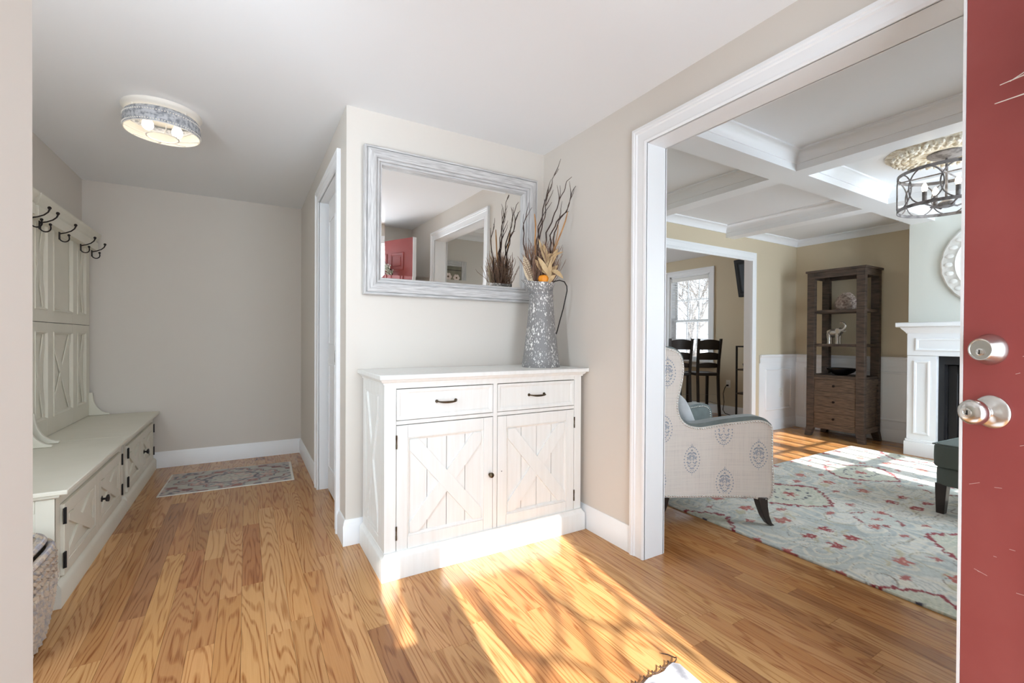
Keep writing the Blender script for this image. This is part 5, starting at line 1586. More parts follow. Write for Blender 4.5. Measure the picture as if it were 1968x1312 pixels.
for sy in (-1, 1):
    lg = MB(); P = []
    rows = [((-0.062, -0.315), 0.19, 0.062), ((-0.052, -0.318), 0.13, 0.052), ((-0.036, -0.322), 0.07, 0.043), ((-0.012, -0.326), 0.025, 0.034), ((0.008, -0.330), 0.0005, 0.030)]
    vs = []; fs = []
    for (c, z, s_) in rows:
        for dx, dy in ((-1, -1), (1, -1), (1, 1), (-1, 1)): vs.append((c[0]+dx*s_/2, -sy*(c[1]+dy*s_/2) if sy > 0 else c[1]+dy*s_/2, z))
    for i in range(len(rows)-1):
        for k in range(4): l = (k+1) % 4; fs.append((i*4+k, i*4+l, i*4+4+l, i*4+4+k))
    fs += [(0, 1, 2, 3), tuple(len(rows)*4-4+k for k in range(4))]
    lg.add(vs, fs); lg.xform(lambda x, y, z: (x, y, z+0.0105 if z < 0.02 else z))
    build('leg', lg, M['espresso'], ac, local=True, bevel=0.003)
    rows = [((-0.66, -0.225), 0.22, 0.052), ((-0.68, -0.228), 0.14, 0.046), ((-0.71, -0.23), 0.06, 0.038), ((-0.75, -0.232), 0.0, 0.032)]
    vs = []; fs = []
    for (c, z, s_) in rows:
        for dx, dy in ((-1, -1), (1, -1), (1, 1), (-1, 1)): vs.append((c[0]+dx*s_/2, (c[1]+dy*s_/2)*(-sy if sy > 0 else 1), z))
    for i in range(len(rows)-1):
        for k in range(4): l = (k+1) % 4; fs.append((i*4+k, i*4+l, i*4+4+l, i*4+4+k))
    fs += [(0, 1, 2, 3), tuple(len(rows)*4-4+k for k in range(4))]
    build('leg', MB().add(vs, fs), M['espresso'], ac, local=True, bevel=0.003)
pw = thing('throw_pillow', 'pale grey linen pillow leaning in the damask armchair', 'pillow', (2.915, 1.906, 0.0), math.atan2(AD.y, AD.x))
mb = MB().superq((0, 0, 0), (0.055, 0.165, 0.165), 0.55, 28, 16)
mb.xform(lambda x, y, z: (-0.455+x*math.cos(0.42)-z*math.sin(0.42), y, 0.655+x*math.sin(0.42)+z*math.cos(0.42)))
build('cover', mb, M['pillow'], pw, local=True)

# ---- tower shelf
ts = thing('tower_shelf', 'dark brown wooden tower shelf with three drawers by the fireplace', 'shelf', (6.14, 2.635, 0))
fx, bx_, y0, y1 = 5.93, 6.345, 2.335, 2.935
pw_ = 0.082
for (px_, py_, nm) in ((fx, y0, 1), (fx, y1-pw_, 1), (bx_-0.06, y0, 0), (bx_-0.06, y1-pw_, 0)):
    d_ = 0.06
    mb = MB().box(px_, px_+d_, py_, py_+pw_, 0.11, 1.975)
    lo = -0.02 if py_ == y0 else 0.02
    xo = -0.015 if px_ == fx else 0.015
    # splayed foot
    yy0, yy1 = (py_-0.014, py_+0.05) if py_ == y0 else (py_+pw_-0.05, py_+pw_+0.014)
    vs = [(px_, py_, 0.11), (px_+d_, py_, 0.11), (px_+d_, py_+pw_, 0.11), (px_, py_+pw_, 0.11), (px_+xo, yy0, 0), (px_+d_+xo, yy0, 0), (px_+d_+xo, yy1, 0), (px_+xo, yy1, 0)]
    mb.add(vs, [(4, 7, 6, 5), (0, 1, 5, 4), (1, 2, 6, 5), (2, 3, 7, 6), (3, 0, 4, 7)])
    build('leg', mb, M['darkwood'], ts, bevel=0.002)
build('top', MB().box(fx-0.012, bx_+0.01, y0-0.016, y1+0.016, 1.975, 2.0), M['darkwood'], ts, bevel=0.002)
mb = MB().box(fx+0.004, fx+0.03, y0+pw_, y1-pw_, 1.905, 1.975).box(bx_-0.03, bx_-0.004, y0+pw_, y1-pw_, 1.905, 1.975).box(fx+0.06, bx_-0.06, y0+0.006, y0+0.03, 1.905, 1.975).box(fx+0.06, bx_-0.06, y1-0.03, y1-0.006, 1.905, 1.975)
build('apron', mb, M['darkwood'], ts)
for z in (1.52, 1.118):
    build('shelf_board', MB().box(fx+0.008, bx_-0.008, y0+0.012, y1-0.012, z-0.032, z), M['darkwood'], ts, bevel=0.0015)
mb = MB().box(fx+0.012, bx_-0.006, y0+0.016, y1-0.016, 0.125, 0.70)
build('cabinet', mb, M['brownwood'], ts)
build('cabinet_top', MB().box(fx+0.006, bx_-0.004, y0+0.008, y1-0.008, 0.715, 0.748), M['darkwood'], ts, bevel=0.0015)
mb = MB()
for z0, z1 in ((0.695, 0.716), (0.497, 0.550), (0.299, 0.372), (0.105, 0.168)):
    mb.box(fx+0.005, fx+0.02, y0+pw_, y1-pw_, z0, z1)
build('front_frame', mb, M['brownwood'], ts, bevel=0.001)
for z0, z1 in ((0.554, 0.692), (0.376, 0.494), (0.172, 0.296)):
    dw = build('drawer', MB().box(fx+0.008, fx+0.022, y0+pw_+0.005, y1-pw_-0.005, z0, z1), M['brownwood'], ts, bevel=0.002)
    build('knob', MB().lathe([(0.0001, 0), (0.007, 0.001), (0.007, 0.012), (0.014, 0.016), (0.014, 0.024), (0.0001, 0.025)], (fx+0.008, (y0+y1)/2, (z0+z1)/2), 12, basis=((0, 1, 0), (0, 0, 1), (-1, 0, 0))), M['iron'], dw)
for ye in (y0+0.008, y1-0.008):
    build('side_rail', MB().box(fx+0.06, bx_-0.06, ye-0.006, ye+0.006, 0.108, 0.168).box(fx+0.06, bx_-0.06, ye-0.006, ye+0.006, 0.655, 0.716), M['brownwood'], ts)
# ornaments on it
vz = thing('wrapped_vase', 'rounded bleached twine vase on the upper shelf of the tower', 'vase', (6.13, 2.60, 1.52))
mb = MB().lathe([(0.0001, 0), (0.085, 0), (0.105, 0.03), (0.108, 0.07), (0.095, 0.12), (0.068, 0.165), (0.042, 0.192), (0.038, 0.205), (0.03, 0.205), (0.034, 0.18), (0.0001, 0.15)], (6.13, 2.60, 1.52), 36)
vb = build('body', mb, M['wickervase'], vz)
mb = MB()
for i in range(15):
    z = 0.012+i*0.0125
    r = np.interp(z, [0, 0.03, 0.07, 0.12, 0.165, 0.192, 0.205], [0.085, 0.105, 0.108, 0.095, 0.068, 0.042, 0.038])
    mb.tube([(6.13+(r+0.002)*math.cos(2*PI*k/40), 2.60+(r+0.002)*math.sin(2*PI*k/40), 1.52+z+0.006*math.sin(12*2*PI*k/40+i*1.3)) for k in range(40)], 0.0055, 5, closed=True)
build('twine_wrap', mb, M['wickervase'], vb, kind='stuff')
el = thing('elephant_figurine', 'silver elephant figurine with raised trunk on the middle shelf', 'figurine', (6.12, 2.70, 1.118))
mb = MB()
ec = Vector((6.12, 2.715, 1.118))
def ep(y, z, x=0.0): return (ec.x+x, ec.y-y, ec.z+z)
# one continuous shell: body, head and trunk as a swept spine; legs merge into it
spine = [(-0.072, 0.118), (-0.066, 0.124), (-0.04, 0.130), (0.0, 0.130), (0.035, 0.135), (0.055, 0.155), (0.072, 0.165), (0.090, 0.172), (0.104, 0.190), (0.112, 0.215), (0.106, 0.240), (0.088, 0.255), (0.068, 0.258), (0.055, 0.25)]
rad = [0.018, 0.040, 0.052, 0.052, 0.046, 0.038, 0.034, 0.022, 0.016, 0.013, 0.011, 0.010, 0.009, 0.007]
mb.tube([ep(y, z) for y, z in spine], rad, 14)
for y, x in ((-0.05, -0.028), (-0.05, 0.028), (0.038, -0.028), (0.038, 0.028)):
    mb.lathe([(0.0001, 0), (0.022, 0), (0.021, 0.01), (0.018, 0.04), (0.022, 0.085), (0.026, 0.125), (0.0001, 0.13)], ep(y, 0, x), 12)
mb.tube([ep(-0.072, 0.128), ep(-0.084, 0.10), ep(-0.085, 0.07)], [0.005, 0.004, 0.003], 6)
build('body', mb, M['silver'], el)
for s_ in (-1, 1):
    e2 = MB().superq(ep(0.045, 0.150, s_*0.040), (0.006, 0.030, 0.038), 0.8, 16, 10)
    build('ear', e2, M['silver'], el)
    build('tusk', MB().tube([ep(0.086, 0.152, s_*0.016), ep(0.104, 0.150, s_*0.018), ep(0.118, 0.160, s_*0.018)], [0.005, 0.004, 0.001], 6), M['plate'], el)
bw = thing('black_bowl', 'shallow black lacquer bowl on top of the drawer section', 'bowl', (6.12, 2.64, 0.748))
mb = MB().lathe([(0.0001, 0.0), (0.06, 0.0), (0.065, 0.006), (0.12, 0.035), (0.158, 0.078), (0.160, 0.082), (0.155, 0.081), (0.115, 0.042), (0.06, 0.014), (0.0001, 0.012)], (6.12, 2.64, 0.748), 40)
build('bowl', mb, M['bowl'], bw)

# ---- fireplace
fpx = thing('fireplace_mantel', 'white wooden fireplace mantel around a black firebox', 'fireplace', (5.87, 1.25, 0))
MY0, MY1 = 0.57, 1.94
xf = 5.83
for ya, yb in ((1.695, 1.925), (0.585, 0.815)):
    mb = MB().box(xf, XB-0.002, ya, yb, 0.16, 1.01)
    pl_ = build('pilaster', mb, M['trim'], fpx, bevel=0.002)
    mb = MB(); rect_frame(mb, (xf, 0, 0), (0, 1, 0), (0, 0, 1), ya+0.05, yb-0.05, 0.22, 0.96, (-1, 0, 0)); build('panel', mb, M['trim'], pl_)
    mb = MB().sweep([(XB-0.002, yb, 0), (xf, yb, 0), (xf, ya, 0), (XB-0.002, ya, 0)], [(0, 0), (0, 0), (0.018, 0), (0.018, 0.13), (0.012, 0.14), (0.012, 0.15), (0.004, 0.165), (0, 0.165)][1:], (0, 0, 1))
    mb2 = MB().sweep([(XB-0.002, ya, 0), (xf, ya, 0), (xf, yb, 0), (XB-0.002, yb, 0)], [(0, 0), (0.018, 0), (0.018, 0.13), (0.012, 0.14), (0.012, 0.15), (0.004, 0.165), (0, 0.165)], (0, 0, 1))
    mb2.v = mb2.v
    build('plinth', MB().box(xf-0.018, XB-0.002, ya-0.018 if False else ya-0.010, yb+0.018, 0, 0.14).box(xf-0.010, XB-0.002, ya-0.006, yb+0.010, 0.14, 0.165), M['trim'], fpx, bevel=0.003)
hd_ = build('header', MB().box(xf-0.004, XB-0.002, 0.585, 1.925, 1.012, 1.295), M['trim'], fpx, bevel=0.002)
mb = MB(); rect_frame(mb, (xf-0.004, 0, 0), (0, 1, 0), (0, 0, 1), 0.65, 1.86, 1.06, 1.19, (-1, 0, 0)); build('panel', mb, M['trim'], hd_)
mb = MB().sweep([(XB-0.002, 0.585, 1.235), (xf-0.004, 0.585, 1.235), (xf-0.004, 1.925, 1.235), (XB-0.002, 1.925, 1.235)], [(0, 0), (0.006, 0), (0.010, 0.012), (0.024, 0.03), (0.040, 0.05), (0.044, 0.062), (0, 0.062)], (0, 0, 1))
mb.v = mb.v
def fix_left(path, prof, nrm):
    return MB().sweep(path, prof, nrm)
mb = fix_left([(XB-0.002, 1.925, 1.235), (xf-0.004, 1.925, 1.235), (xf-0.004, 0.585, 1.235), (XB-0.002, 0.585, 1.235)], [(0, 0), (-0.006, 0), (-0.010, 0.012), (-0.024, 0.03), (-0.040, 0.05), (-0.044, 0.062), (0, 0.062)], (0, 0, 1))
build('cornice', mb, M['trim'], fpx)
build('mantel_shelf', MB().box(xf-0.085, XB-0.002, 0.505, 2.0, 1.298, 1.345), M['trim'], fpx, bevel=0.008, seg=2)
mb = MB().box(xf+0.05, xf+0.09, 0.815, 0.86, 0.0, 1.012).box(xf+0.05, xf+0.09, 1.65, 1.695, 0.0, 1.012).box(xf+0.05, xf+0.09, 0.86, 1.65, 0.93, 1.012)
build('surround', mb, M['firebox'], fpx)
mb = MB().box(xf+0.11, xf+0.14, 0.87, 0.94, 0.04, 0.92).box(xf+0.11, xf+0.14, 1.57, 1.64, 0.04, 0.92).box(xf+0.11, xf+0.14, 0.94, 1.57, 0.84, 0.92).box(xf+0.11, xf+0.14, 0.94, 1.57, 0.04, 0.10)
fi = build('firebox_frame', mb, M['blackmetal'], fpx, bevel=0.004)
for k in range(5):
    build('louvre', MB().box(xf+0.12, xf+0.135, 0.95, 1.56, 0.045+k*0.010, 0.050+k*0.010), M['firebox'], fi)
build('firebox_glass', MB().box(xf+0.135, xf+0.14, 0.94, 1.57, 0.10, 0.84), M['fireglass'], fpx)
build('firebox_back', MB().box(xf+0.45, xf+0.47, 0.86, 1.65, 0.0, 1.0).box(xf+0.09, xf+0.47, 0.84, 0.87, 0, 1.0).box(xf+0.09, xf+0.47, 1.64, 1.67, 0, 1.0), M['firebox'], fpx)
pd_ = thing('plaster_medallion', 'round carved white plaster medallion hung above the mantel', 'wall decoration', (XB-0.002, 1.262, 1.90))
mb = MB().lathe([(0.0001, 0.0), (0.435, 0.0), (0.44, 0.012), (0.425, 0.030), (0.34, 0.034), (0.325, 0.044), (0.305, 0.030), (0.24, 0.026), (0.225, 0.036), (0.21, 0.024), (0.0001, 0.022)], (XB-0.002, 1.262, 1.90), 64, basis=((0, 1, 0), (0, 0, 1), (-1, 0, 0)), fn=lambda r, h, a: r*(1+(0.008*math.sin(24*a) if r > 0.4 else 0)))
pm_ = build('disc', mb, M['plaster'], pd_)
mb = MB()
for k in range(28):
    a = 2*PI*k/28
    c = (XB-0.034, 1.262+0.375*math.cos(a), 1.90+0.375*math.sin(a))
    mb.superq(c, (0.010, 0.034, 0.022), 0.9, 10, 6)
build('carved_leaves', mb, M['plaster'], pm_, kind='stuff')

# ---- lantern chandelier and ceiling rose
CX, CY = 4.20, 1.18
ro_ = thing('ceiling_rose', 'ornate cream plaster ceiling rose above the lantern', 'ceiling rose', (CX, CY, ZL))
mb = MB().lathe([(0.0001, 0), (0.335, 0), (0.335, -0.006), (0.30, -0.012), (0.285, -0.026), (0.22, -0.030), (0.16, -0.024), (0.10, -0.030), (0.0001, -0.030)], (CX, CY, ZL), 56)
rd_ = build('disc', mb, M['rosette'], ro_)
mb = MB(); rz = random.Random(8)
for ring, (r, n, s_) in enumerate(((0.262, 40, 0.019), (0.225, 30, 0.021), (0.18, 24, 0.02), (0.292, 44, 0.012))):
    for k in range(n):
        a = 2*PI*(k+0.5*(ring % 2))/n
        mb.superq((CX+r*math.cos(a), CY+r*math.sin(a), ZL-0.030), (s_*1.1, s_*0.75, 0.014), 0.9, 8, 6, rot=a+0.5*(-1)**k)
build('acanthus_relief', mb, M['rosette'], rd_, kind='stuff')
ch = thing('drum_chandelier', 'grey iron drum chandelier of linked ovals with candle bulbs', 'chandelier', (CX, CY, ZL-0.03))
RCH, zt_, zb_ = 0.262, 2.335, 2.095
build('canopy', MB().lathe([(0.0001, 0), (0.105, 0), (0.105, -0.008), (0.09, -0.020), (0.02, -0.030), (0.0001, -0.032)], (CX, CY, ZL-0.031), 32), M['chand'], ch)
build('stem', MB().tube([(CX, CY, ZL-0.058), (CX, CY, 2.13)], 0.008, 8), M['chand'], ch)
for z in (zt_, zb_):
    build('hoop', MB().lathe([(RCH-0.003, -0.011), (RCH+0.003, -0.011), (RCH+0.003, 0.011), (RCH-0.003, 0.011), (RCH-0.003, -0.011)], (CX, CY, z), 56, caps=False), M['chand'], ch)
for k in range(9):
    a0 = 2*PI*k/9+0.2
    pts = []
    for q in range(32):
        b_ = 2*PI*q/32
        a = a0+0.385*math.cos(b_); z = (zt_+zb_)/2+(zt_-zb_)/2*math.sin(b_)
        pts.append((CX+RCH*math.cos(a), CY+RCH*math.sin(a), z))
    build('oval', MB().tube(pts, 0.0045, 6, closed=True), M['chand'], ch)
mb = MB().tube([(CX-RCH, CY, zt_), (CX+RCH, CY, zt_)], 0.005, 6).tube([(CX, CY-RCH, zt_), (CX, CY+RCH, zt_)], 0.005, 6)
build('cross_bar', mb, M['chand'], ch)
build('hub', MB().lathe([(0.0001, -0.022), (0.02, -0.02), (0.045, -0.012), (0.045, 0.012), (0.02, 0.03), (0.0001, 0.03)], (CX, CY, 2.11), 20), M['chand'], ch)
for k in range(4):
    a = 2*PI*k/4+0.75
    ex, ey = CX+0.125*math.cos(a), CY+0.125*math.sin(a)
    arm_ = build('candle_arm', MB().tube([(CX, CY, 2.115), ((CX+ex)/2, (CY+ey)/2, 2.098), (ex, ey, 2.125)], 0.006, 6).lathe([(0.0001, 0), (0.028, 0.0), (0.030, 0.006), (0.012, 0.010), (0.0001, 0.010)], (ex, ey, 2.125), 14), M['chand'], ch)
    build('candle_sleeve', MB().lathe([(0.0001, 0), (0.0135, 0), (0.0135, 0.075), (0.0001, 0.075)], (ex, ey, 2.134), 12), M['chand'], arm_)
    build('bulb', MB().lathe([(0.0001, 0), (0.011, 0.002), (0.018, 0.02), (0.017, 0.035), (0.009, 0.055), (0.0001, 0.066)], (ex, ey, 2.209), 12), M['flame'], arm_)
    lamp('candle_light', 'POINT', (ex, ey, 2.245), 0.45, (1.0, 0.88, 0.70), radius=0.03)

# ---- ottoman on the rug by the door
ot = thing('upholstered_ottoman', 'dark sage upholstered ottoman on tapered legs near the fireplace', 'ottoman', (4.28, 0.92, 0.0105), math.radians(-4))
OX, OY = 0.32, 0.23
mb = MB().superq((0, 0, 0.385), (OX+0.012, OY+0.012, 0.082), 0.2, 40, 16); build('cushion', mb, M['ottoman'], ot, local=True)
mb = MB(); mb.tube([(sx*(OX-0.0)*1, sy*(OY), 0.462) for sx, sy in ((-1, -1), (1, -1), (1, 1), (-1, 1))], 0.004, 6, closed=True); build('piping', mb, M['ottoman'], ot, local=True)
mb = MB().superq((0, 0, 0.250), (OX, OY, 0.066), 0.2, 40, 14); build('base', mb, M['ottoman'], ot, local=True)
for sx in (-1, 1):
    for sy in (-1, 1):
        build('leg', MB().taper((sx*(OX-0.035), sy*(OY-0.035), 0.0), (0.042, 0.042), (sx*(OX-0.040), sy*(OY-0.040), 0.20), (0.062, 0.062)), M['espresso'], ot, local=True, bevel=0.002)

# ---- wall outlet on the wainscot, painting by the front windows
def outlet(name, label, c, u, nrm):
    c = Vector(c); u = Vector(u); n = Vector(nrm); z = Vector((0, 0, 1))
    t = thing(name, label, 'outlet', c)
    def bx2(w_, h_, d0, d1, du=0, dz=0):
        vs = []
        for d in (d0, d1):
            for a, b_ in ((-1, -1), (1, -1), (1, 1), (-1, 1)): vs.append(c+u*(du+a*w_/2)+z*(dz+b_*h_/2)+n*d)
        return MB().add(vs, [(0, 3, 2, 1), (4, 5, 6, 7), (0, 1, 5, 4), (1, 2, 6, 5), (2, 3, 7, 6), (3, 0, 4, 7)])
    build('cover_plate', bx2(0.072, 0.116, 0, 0.005), M['plate'], t, bevel=0.002)
    for dz in (-0.022, 0.022):
        s_ = build('receptacle', bx2(0.034, 0.030, 0.005, 0.0065, 0, dz), M['plate'], t, bevel=0.001)
        for du in (-0.006, 0.006): build('slot', bx2(0.002, 0.009, 0.0064, 0.0068, du, dz+0.002), M['keyway'], s_)
    return t
outlet('wall_outlet', 'white outlet plate on the wainscot beside the dining opening', (6.03, YD-0.0065, 0.475), (1, 0, 0), (0, -1, 0))
outlet('wall_outlet', 'white outlet plate with a plugged cord on the dining wall', (XFP-0.0005, 4.29, 0.482), (0, 1, 0), (-1, 0, 0))
pc = thing('framed_painting', 'flower painting in a distressed wooden frame by the front windows', 'painting', (2.36, YF+0.02, 1.35))
PX0, PX1, PZ0, PZ1 = 2.15, 2.56, 1.35, 2.11
for k, (a, b_, c_, d_) in enumerate(((PX0, PX0+0.07, PZ0, PZ1), (PX1-0.07, PX1, PZ0, PZ1), (PX0+0.07, PX1-0.07, PZ0, PZ0+0.07), (PX0+0.07, PX1-0.07, PZ1-0.07, PZ1))):
    build('frame_bar', MB().box(a, b_, YF+0.002, YF+0.03, c_, d_), M['washed_v'] if k < 2 else M['washed_h'], pc, bevel=0.003)
cv = build('canvas', MB().box(PX0+0.06, PX1-0.06, YF+0.004, YF+0.016, PZ0+0.06, PZ1-0.06), M['canvas'], pc)
build('plank_line', MB().box(PX0+0.07, PX1-0.07, YF+0.016, YF+0.018, 1.985, 1.992), M['keyway'], cv)
for (x, z, s_) in ((2.30, 1.90, 0.055), (2.42, 1.89, 0.05), (2.35, 1.80, 0.05), (2.25, 1.70, 0.06), (2.45, 1.72, 0.05)):
    mb = MB()
    for k in range(6):
        a = 2*PI*k/6
        mb.superq((x+s_*0.55*math.cos(a), YF+0.0175, z+s_*0.55*math.sin(a)), (s_*0.42, 0.002, s_*0.42), 1.0, 10, 6)
    f_ = build('flower', mb, M['petal'], cv, kind='stuff')
    build('flower_centre', MB().superq((x, YF+0.020, z), (s_*0.25, 0.002, s_*0.25), 1.0, 10, 6), M['petalcore'], f_)

# ================================================================== dining room
def stool(label, p_near, p_far):
    """ladder-back counter stool; p_near/p_far are the floor points of the two back posts"""
    a = Vector((*p_far, 0)); b_ = Vector((*p_near, 0)); e = (b_-a); wd = e.length; e.normalize()
    f = Vector((-e.y, e.x, 0))                      # facing away from the viewer
    t = thing('counter_stool', label, 'stool', (a+b_)/2, group='dark ladder back counter stools')
    def q(u, v, z): return a+e*u+f*v+Vector((0, 0, z))
    def bar(P, s0, s1):
        vs = []
        for (u, v, z) in P:
            for du, dv in ((-1, -1), (1, -1), (1, 1), (-1, 1)): vs.append(q(u+du*s0/2, v+dv*s1/2, z))
        n = len(P); fs = [(0, 3, 2, 1), tuple(4*(n-1)+k for k in range(4))]
        for i in range(n-1):
            for k in range(4): l = (k+1) % 4; fs.append((i*4+k, i*4+l, i*4+4+l, i*4+4+k))
        return MB().add(vs, fs)
    for u in (0.0, wd):
        s_ = -1 if u == 0 else 1
        build('back_post', bar([(u+s_*0.006, -0.05, 0), (u, -0.02, 0.3), (u, 0.0, 0.62), (u+s_*0.004, -0.012, 0.85), (u+s_*0.012, -0.06, 1.175)], 0.036, 0.034), M['stool'], t, bevel=0.003)
        build('leg', bar([(u, 0.37, 0), (u, 0.355, 0.62)], 0.038, 0.038), M['stool'], t, bevel=0.003)
        build('stretcher', bar([(u, 0.0, 0.20), (u, 0.36, 0.20)], 0.02, 0.02), M['stool'], t)
    def slat(z0, z1, v0, dv):
        P0 = []
        n = 8; vs = []
        for i in range(n+1):
            k = i/n; u = 0.012+(wd-0.024)*k; v = v0+0.022*math.sin(PI*k)*-1
            top = z1+0.018*math.sin(PI*k)
            for dz, dvv in ((z0, 0), (top, dv), (top, dv+0.016), (z0, 0.016)): vs.append(q(u, v+dvv, dz))
        fs = [(0, 1, 2, 3), tuple(4*n+k for k in range(4))]
        for i in range(n):
            for k in range(4): l = (k+1) % 4; fs.append((i*4+k, i*4+l, i*4+4+l, i*4+4+k))
        build('back_slat', MB().add(vs, fs), M['stool'], t)
    slat(1.01, 1.145, -0.040, -0.016); slat(0.86, 0.955, -0.014, -0.012); slat(0.74, 0.80, 0.0, -0.004)
    vs = [q(-0.015, -0.02, 0.62), q(wd+0.015, -0.02, 0.62), q(wd+0.03, 0.39, 0.62), q(-0.03, 0.39, 0.62)]
    vs += [v+Vector((0, 0, 0.045)) for v in vs]
    build('seat', MB().add(vs, [(0, 3, 2, 1), (4, 5, 6, 7), (0, 1, 5, 4), (1, 2, 6, 5), (2, 3, 7, 6), (3, 0, 4, 7)]), M['stool'], t, bevel=0.01, seg=2)
    build('stretcher', bar([(0, -0.01, 0.34), (wd, -0.01, 0.34)], 0.02, 0.02), M['stool'], t)
    build('foot_rest', bar([(0, 0.365, 0.20), (wd, 0.365, 0.20)], 0.02, 0.03), M['stool'], t)
    build('back_rail', bar([(0, -0.03, 0.20), (wd, -0.03, 0.20)], 0.02, 0.02), M['stool'], t)
    return t
stool('dark ladder back counter stool nearer the corded outlet', (6.095, 4.255), (5.825, 4.405))
stool('dark ladder back counter stool half hidden behind the wingback armchair', (5.735, 4.475), (5.465, 4.625))
tb = thing('counter_table', 'dark counter height table beyond the ladder back stools', 'table', (5.85, 5.35, 0))
build('table_top', MB().box(5.35, 6.25, 4.95, 5.85, 0.865, 0.905), M['stool'], tb, bevel=0.004)
build('apron', MB().box(5.40, 6.20, 5.0, 5.80, 0.79, 0.865), M['stool'], tb)
for x in (5.43, 6.17):
    for y in (5.03, 5.77): build('leg', MB().box(x-0.035, x+0.035, y-0.035, y+0.035, 0, 0.80), M['stool'], tb, bevel=0.003)
# TV on a tilting arm, seen from its edge and back
tv = thing('wall_television', 'black television tilted on a wall arm in the dining room', 'television', (6.18, 3.92, 2.05), math.radians(-8))
mb = MB().box(-0.03, 0.03, -0.36, 0.105, -0.265, 0.265); mb.xform(lambda x, y, z: (x-0.20*z, y, z))
build('case', mb, M['tv'], tv, local=True, bevel=0.006)
mb = MB().box(-0.034, -0.029, -0.36, 0.085, -0.24, 0.24).box(-0.0, -0.0001, 0, 0.0001, 0, 0.0001) if False else MB().box(-0.033, -0.029, -0.36, 0.095, -0.25, -0.215).box(-0.033, -0.029, -0.36, 0.095, 0.215, 0.25).box(-0.033, -0.029, 0.05, 0.095, -0.215, 0.215)
mb.xform(lambda x, y, z: (x-0.20*z, y, z)); build('bezel', mb, M['tvgrey'], tv, local=True)
mb = MB().box(-0.0315, -0.029, -0.36, 0.02, -0.19, 0.19); mb.xform(lambda x, y, z: (x-0.20*z, y, z)); build('screen', mb, M['fireglass'], tv, local=True)
for z in (0.03, -0.20):
    build('screw', MB().lathe([(0.0001, 0), (0.007, 0), (0.006, 0.003), (0.0001, 0.0035)], (-0.033-0.20*z, 0.072, z), 10, basis=((0, 1, 0), (0, 0, 1), (-1, 0, 0))), M['keyway'], tv, local=True)
build('wall_arm', MB().tube([(0.03, -0.1, 0.0), (0.12, -0.08, 0.0), (0.20, -0.12, 0.0)], 0.015, 8).box(0.19, 0.205, -0.2, -0.04, -0.1, 0.1), M['tv'], tv, local=True)
# metal shelf beside the opening
ms = thing('metal_shelf_rack', 'thin dark metal shelf rack standing behind the dining opening', 'shelf', (6.17, 3.76, 0))
for x in (6.05, 6.28):
    for y in (3.60, 3.93): build('post', MB().box(x-0.010, x+0.010, y-0.010, y+0.010, 0, 1.075), M['blackmetal'], ms)
for z in (0.06, 0.395, 0.735, 1.065):
    build('shelf_board', MB().box(6.04, 6.29, 3.59, 3.94, z-0.010, z+0.010), M['blackmetal'] if z > 0.9 else M['darkwood'], ms)
mb = MB(); pts = [(XFP-0.020, 4.29, 0.460), (XFP-0.045, 4.295, 0.455), (XFP-0.050, 4.315, 0.42), (XFP-0.045, 4.345, 0.33), (XFP-0.045, 4.33, 0.20), (XFP-0.05, 4.345, 0.08), (XFP-0.06, 4.30, 0.03), (XFP-0.08, 4.15, 0.012), (XFP-0.14, 3.95, 0.010)]
cb = tag(build('power_cord', MB().tube(smooth_line3(pts) if 'smooth_line3' in globals() else pts, 0.0055, 6).superq((XFP-0.024, 4.29, 0.460), (0.018, 0.013, 0.013), 0.5, 12, 8), M['tv'], origin=(XFP-0.05, 4.3, 0.1)), 'black power cord hanging from the dining wall outlet', 'cord')
mu = tag(build('wire_bowl', MB().lathe([(0.0001, 0), (0.03, 0), (0.06, 0.035), (0.07, 0.075), (0.067, 0.076), (0.055, 0.036), (0.0001, 0.006)], (6.16, 3.83, 0.745), 18), M['blackmetal'], origin=(6.16, 3.83, 0.745)), 'small dark bowl on the metal shelf rack', 'bowl')

# ================================================================== outside: bare trees
def grow(mb, p, d, ln, r, depth, rg, spread=0.55):
    pts = [p]; rr_ = [r]
    n = 5
    for i in range(n):
        d = (d+Vector((rg.uniform(-.25, .25), rg.uniform(-.25, .25), rg.uniform(-.12, .22)))*0.7).normalized()
        p = p+d*(ln/n); pts.append(p); rr_.append(r*(1-0.4*(i+1)/n))
    mb.tube(pts, rr_, 6 if r > 0.02 else 4)
    if depth == 0: return
    for k in range(3 if depth > 1 else 4):
        q = pts[rg.randrange(2, n+1)]
        nd = (d+Vector((rg.uniform(-1, 1), rg.uniform(-1, 1), rg.uniform(-.3, .7)))*spread*1.3).normalized()
        grow(mb, q, nd, ln*rg.uniform(0.55, 0.8), r*0.55, depth-1, rg, spread)
tg = random.Random(21)
for k, (x, y, h, r0, lab) in enumerate(((9.9, 7.7, 1.7, 0.05, 'slender bare tree outside the dining window, closest to the house'), (14.0, 11.2, 2.5, 0.07, 'bare tree second from the house beyond the dining window'), (19.5, 15.3, 3.1, 0.09, 'tall bare tree well behind the nearer bare trees'), (26.5, 20.3, 4.2, 0.11, 'large bare tree at the far edge of the snowy yard'))):
    mb = MB(); grow(mb, Vector((x, y, -0.6)), Vector((0.05, -0.05, 1)), h, r0, 5, tg, 0.9)
    tag(build('bare_tree', mb, M['bark'], origin=(x, y, -0.6)), lab, 'tree', 'bare trees outside the dining window')
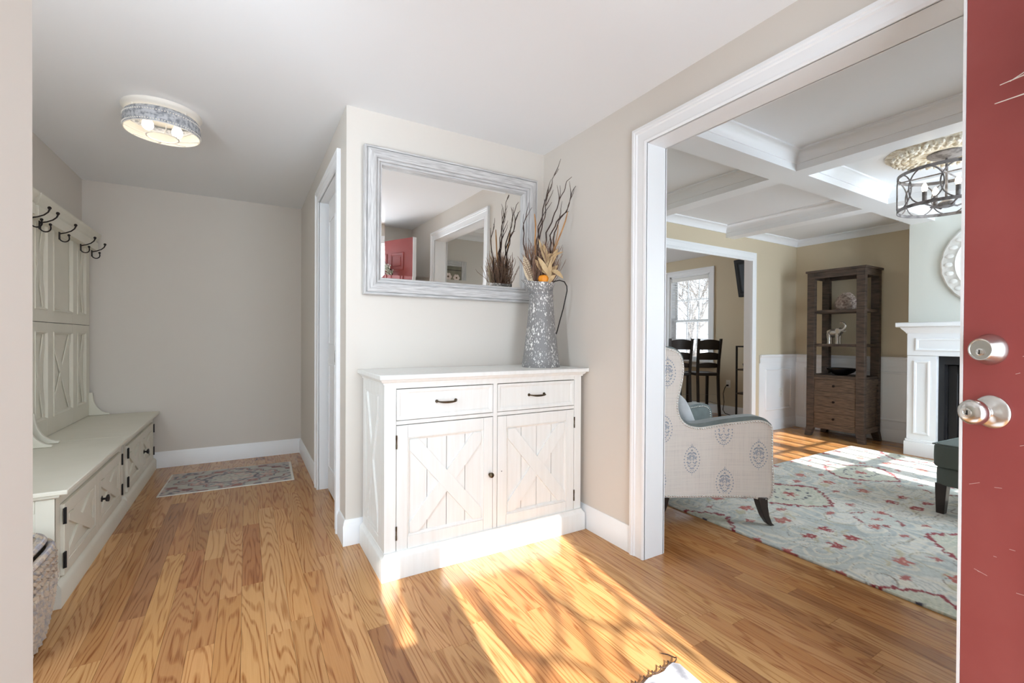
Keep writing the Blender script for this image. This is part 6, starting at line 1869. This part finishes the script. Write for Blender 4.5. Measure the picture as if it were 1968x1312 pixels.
# the shrub in front of the porch whose twigs net the sunlight on the entry floor
SH = thing('porch_tree', 'bare ornamental tree in front of the porch', 'tree', (1.9, -3.05, -0.6))
def sunray(x, y, yy):
    t = y-yy; return Vector((x-0.135*t, yy, 0.577*t))
curves = [
    ([(1.128, 1.919), (1.213, 1.87), (1.192, 1.788), (1.164, 1.655), (1.094, 1.477), (1.034, 1.388), (0.963, 1.325), (0.913, 1.309), (0.80, 1.20)], -3.0, 0.012),
    ([(1.40, 2.2), (1.34, 1.92), (1.254, 1.643), (1.217, 1.547), (1.16, 1.375), (1.107, 1.261), (1.054, 1.166), (1.0, 1.0)], -3.1, 0.011),
    ([(1.192, 1.788), (1.191, 1.659), (1.199, 1.539), (1.215, 1.441), (1.257, 1.367), (1.311, 1.335), (1.366, 1.304), (1.393, 1.225), (1.408, 1.142), (1.395, 1.017), (1.40, 0.9)], -2.9, 0.014),
    ([(1.428, 1.746), (1.468, 1.629), (1.453, 1.508), (1.395, 1.407), (1.311, 1.335), (1.22, 1.265), (1.173, 1.171), (1.171, 1.0)], -3.0, 0.012),
    ([(0.90, 1.75), (0.866, 1.514), (0.881, 1.392), (0.956, 1.329), (1.015, 1.262), (1.047, 1.159), (1.05, 1.0)], -3.0, 0.013),
    ([(0.92, 2.0), (0.903, 1.846), (0.877, 1.706), (0.86, 1.6)], -3.2, 0.010),
    ([(1.70, 2.2), (1.614, 2.034), (1.50, 1.80), (1.46, 1.593), (1.44, 1.338), (1.43, 1.1), (1.46, 0.8)], -2.8, 0.013),
    ([(1.35, 1.2), (1.306, 1.068), (1.278, 0.98), (1.25, 0.85)], -3.0, 0.013),
    ([(0.60, 2.1), (0.55, 1.85), (0.47, 1.66), (0.44, 1.5)], -3.1, 0.016),
]
def cr3(P, n=4):
    out = []; m = len(P)
    for i in range(m-1):
        p0, p1, p2, p3 = P[max(i-1, 0)], P[i], P[i+1], P[min(i+2, m-1)]
        for q in range(n):
            t = q/n
            out.append(0.5*((2*p1)+(p2-p0)*t+(2*p0-5*p1+4*p2-p3)*t*t+(3*p1-p0-3*p2+p3)*t**3))
    out.append(P[-1]); return out
trunk_top = Vector((1.75, -3.0, 2.35))
build('trunk', MB().tube(cr3([Vector((1.9, -3.05, -0.6)), Vector((1.93, -3.0, 0.4)), Vector((1.84, -3.02, 1.4)), trunk_top, Vector((1.5, -3.05, 3.1)), Vector((1.2, -3.0, 3.6))]), [0.06, 0.058, 0.055, 0.052, 0.050, 0.048, 0.046, 0.044, 0.04, 0.038, 0.036, 0.034, 0.03, 0.028, 0.026, 0.024, 0.022, 0.02, 0.018, 0.016, 0.014][:21], 8), M['bark'], SH)
for C_, yy, r in curves:
    P = [sunray(x, y, yy) for x, y in C_]
    build('branch', MB().tube(cr3(P), r*1.0, 6), M['bark'], SH)
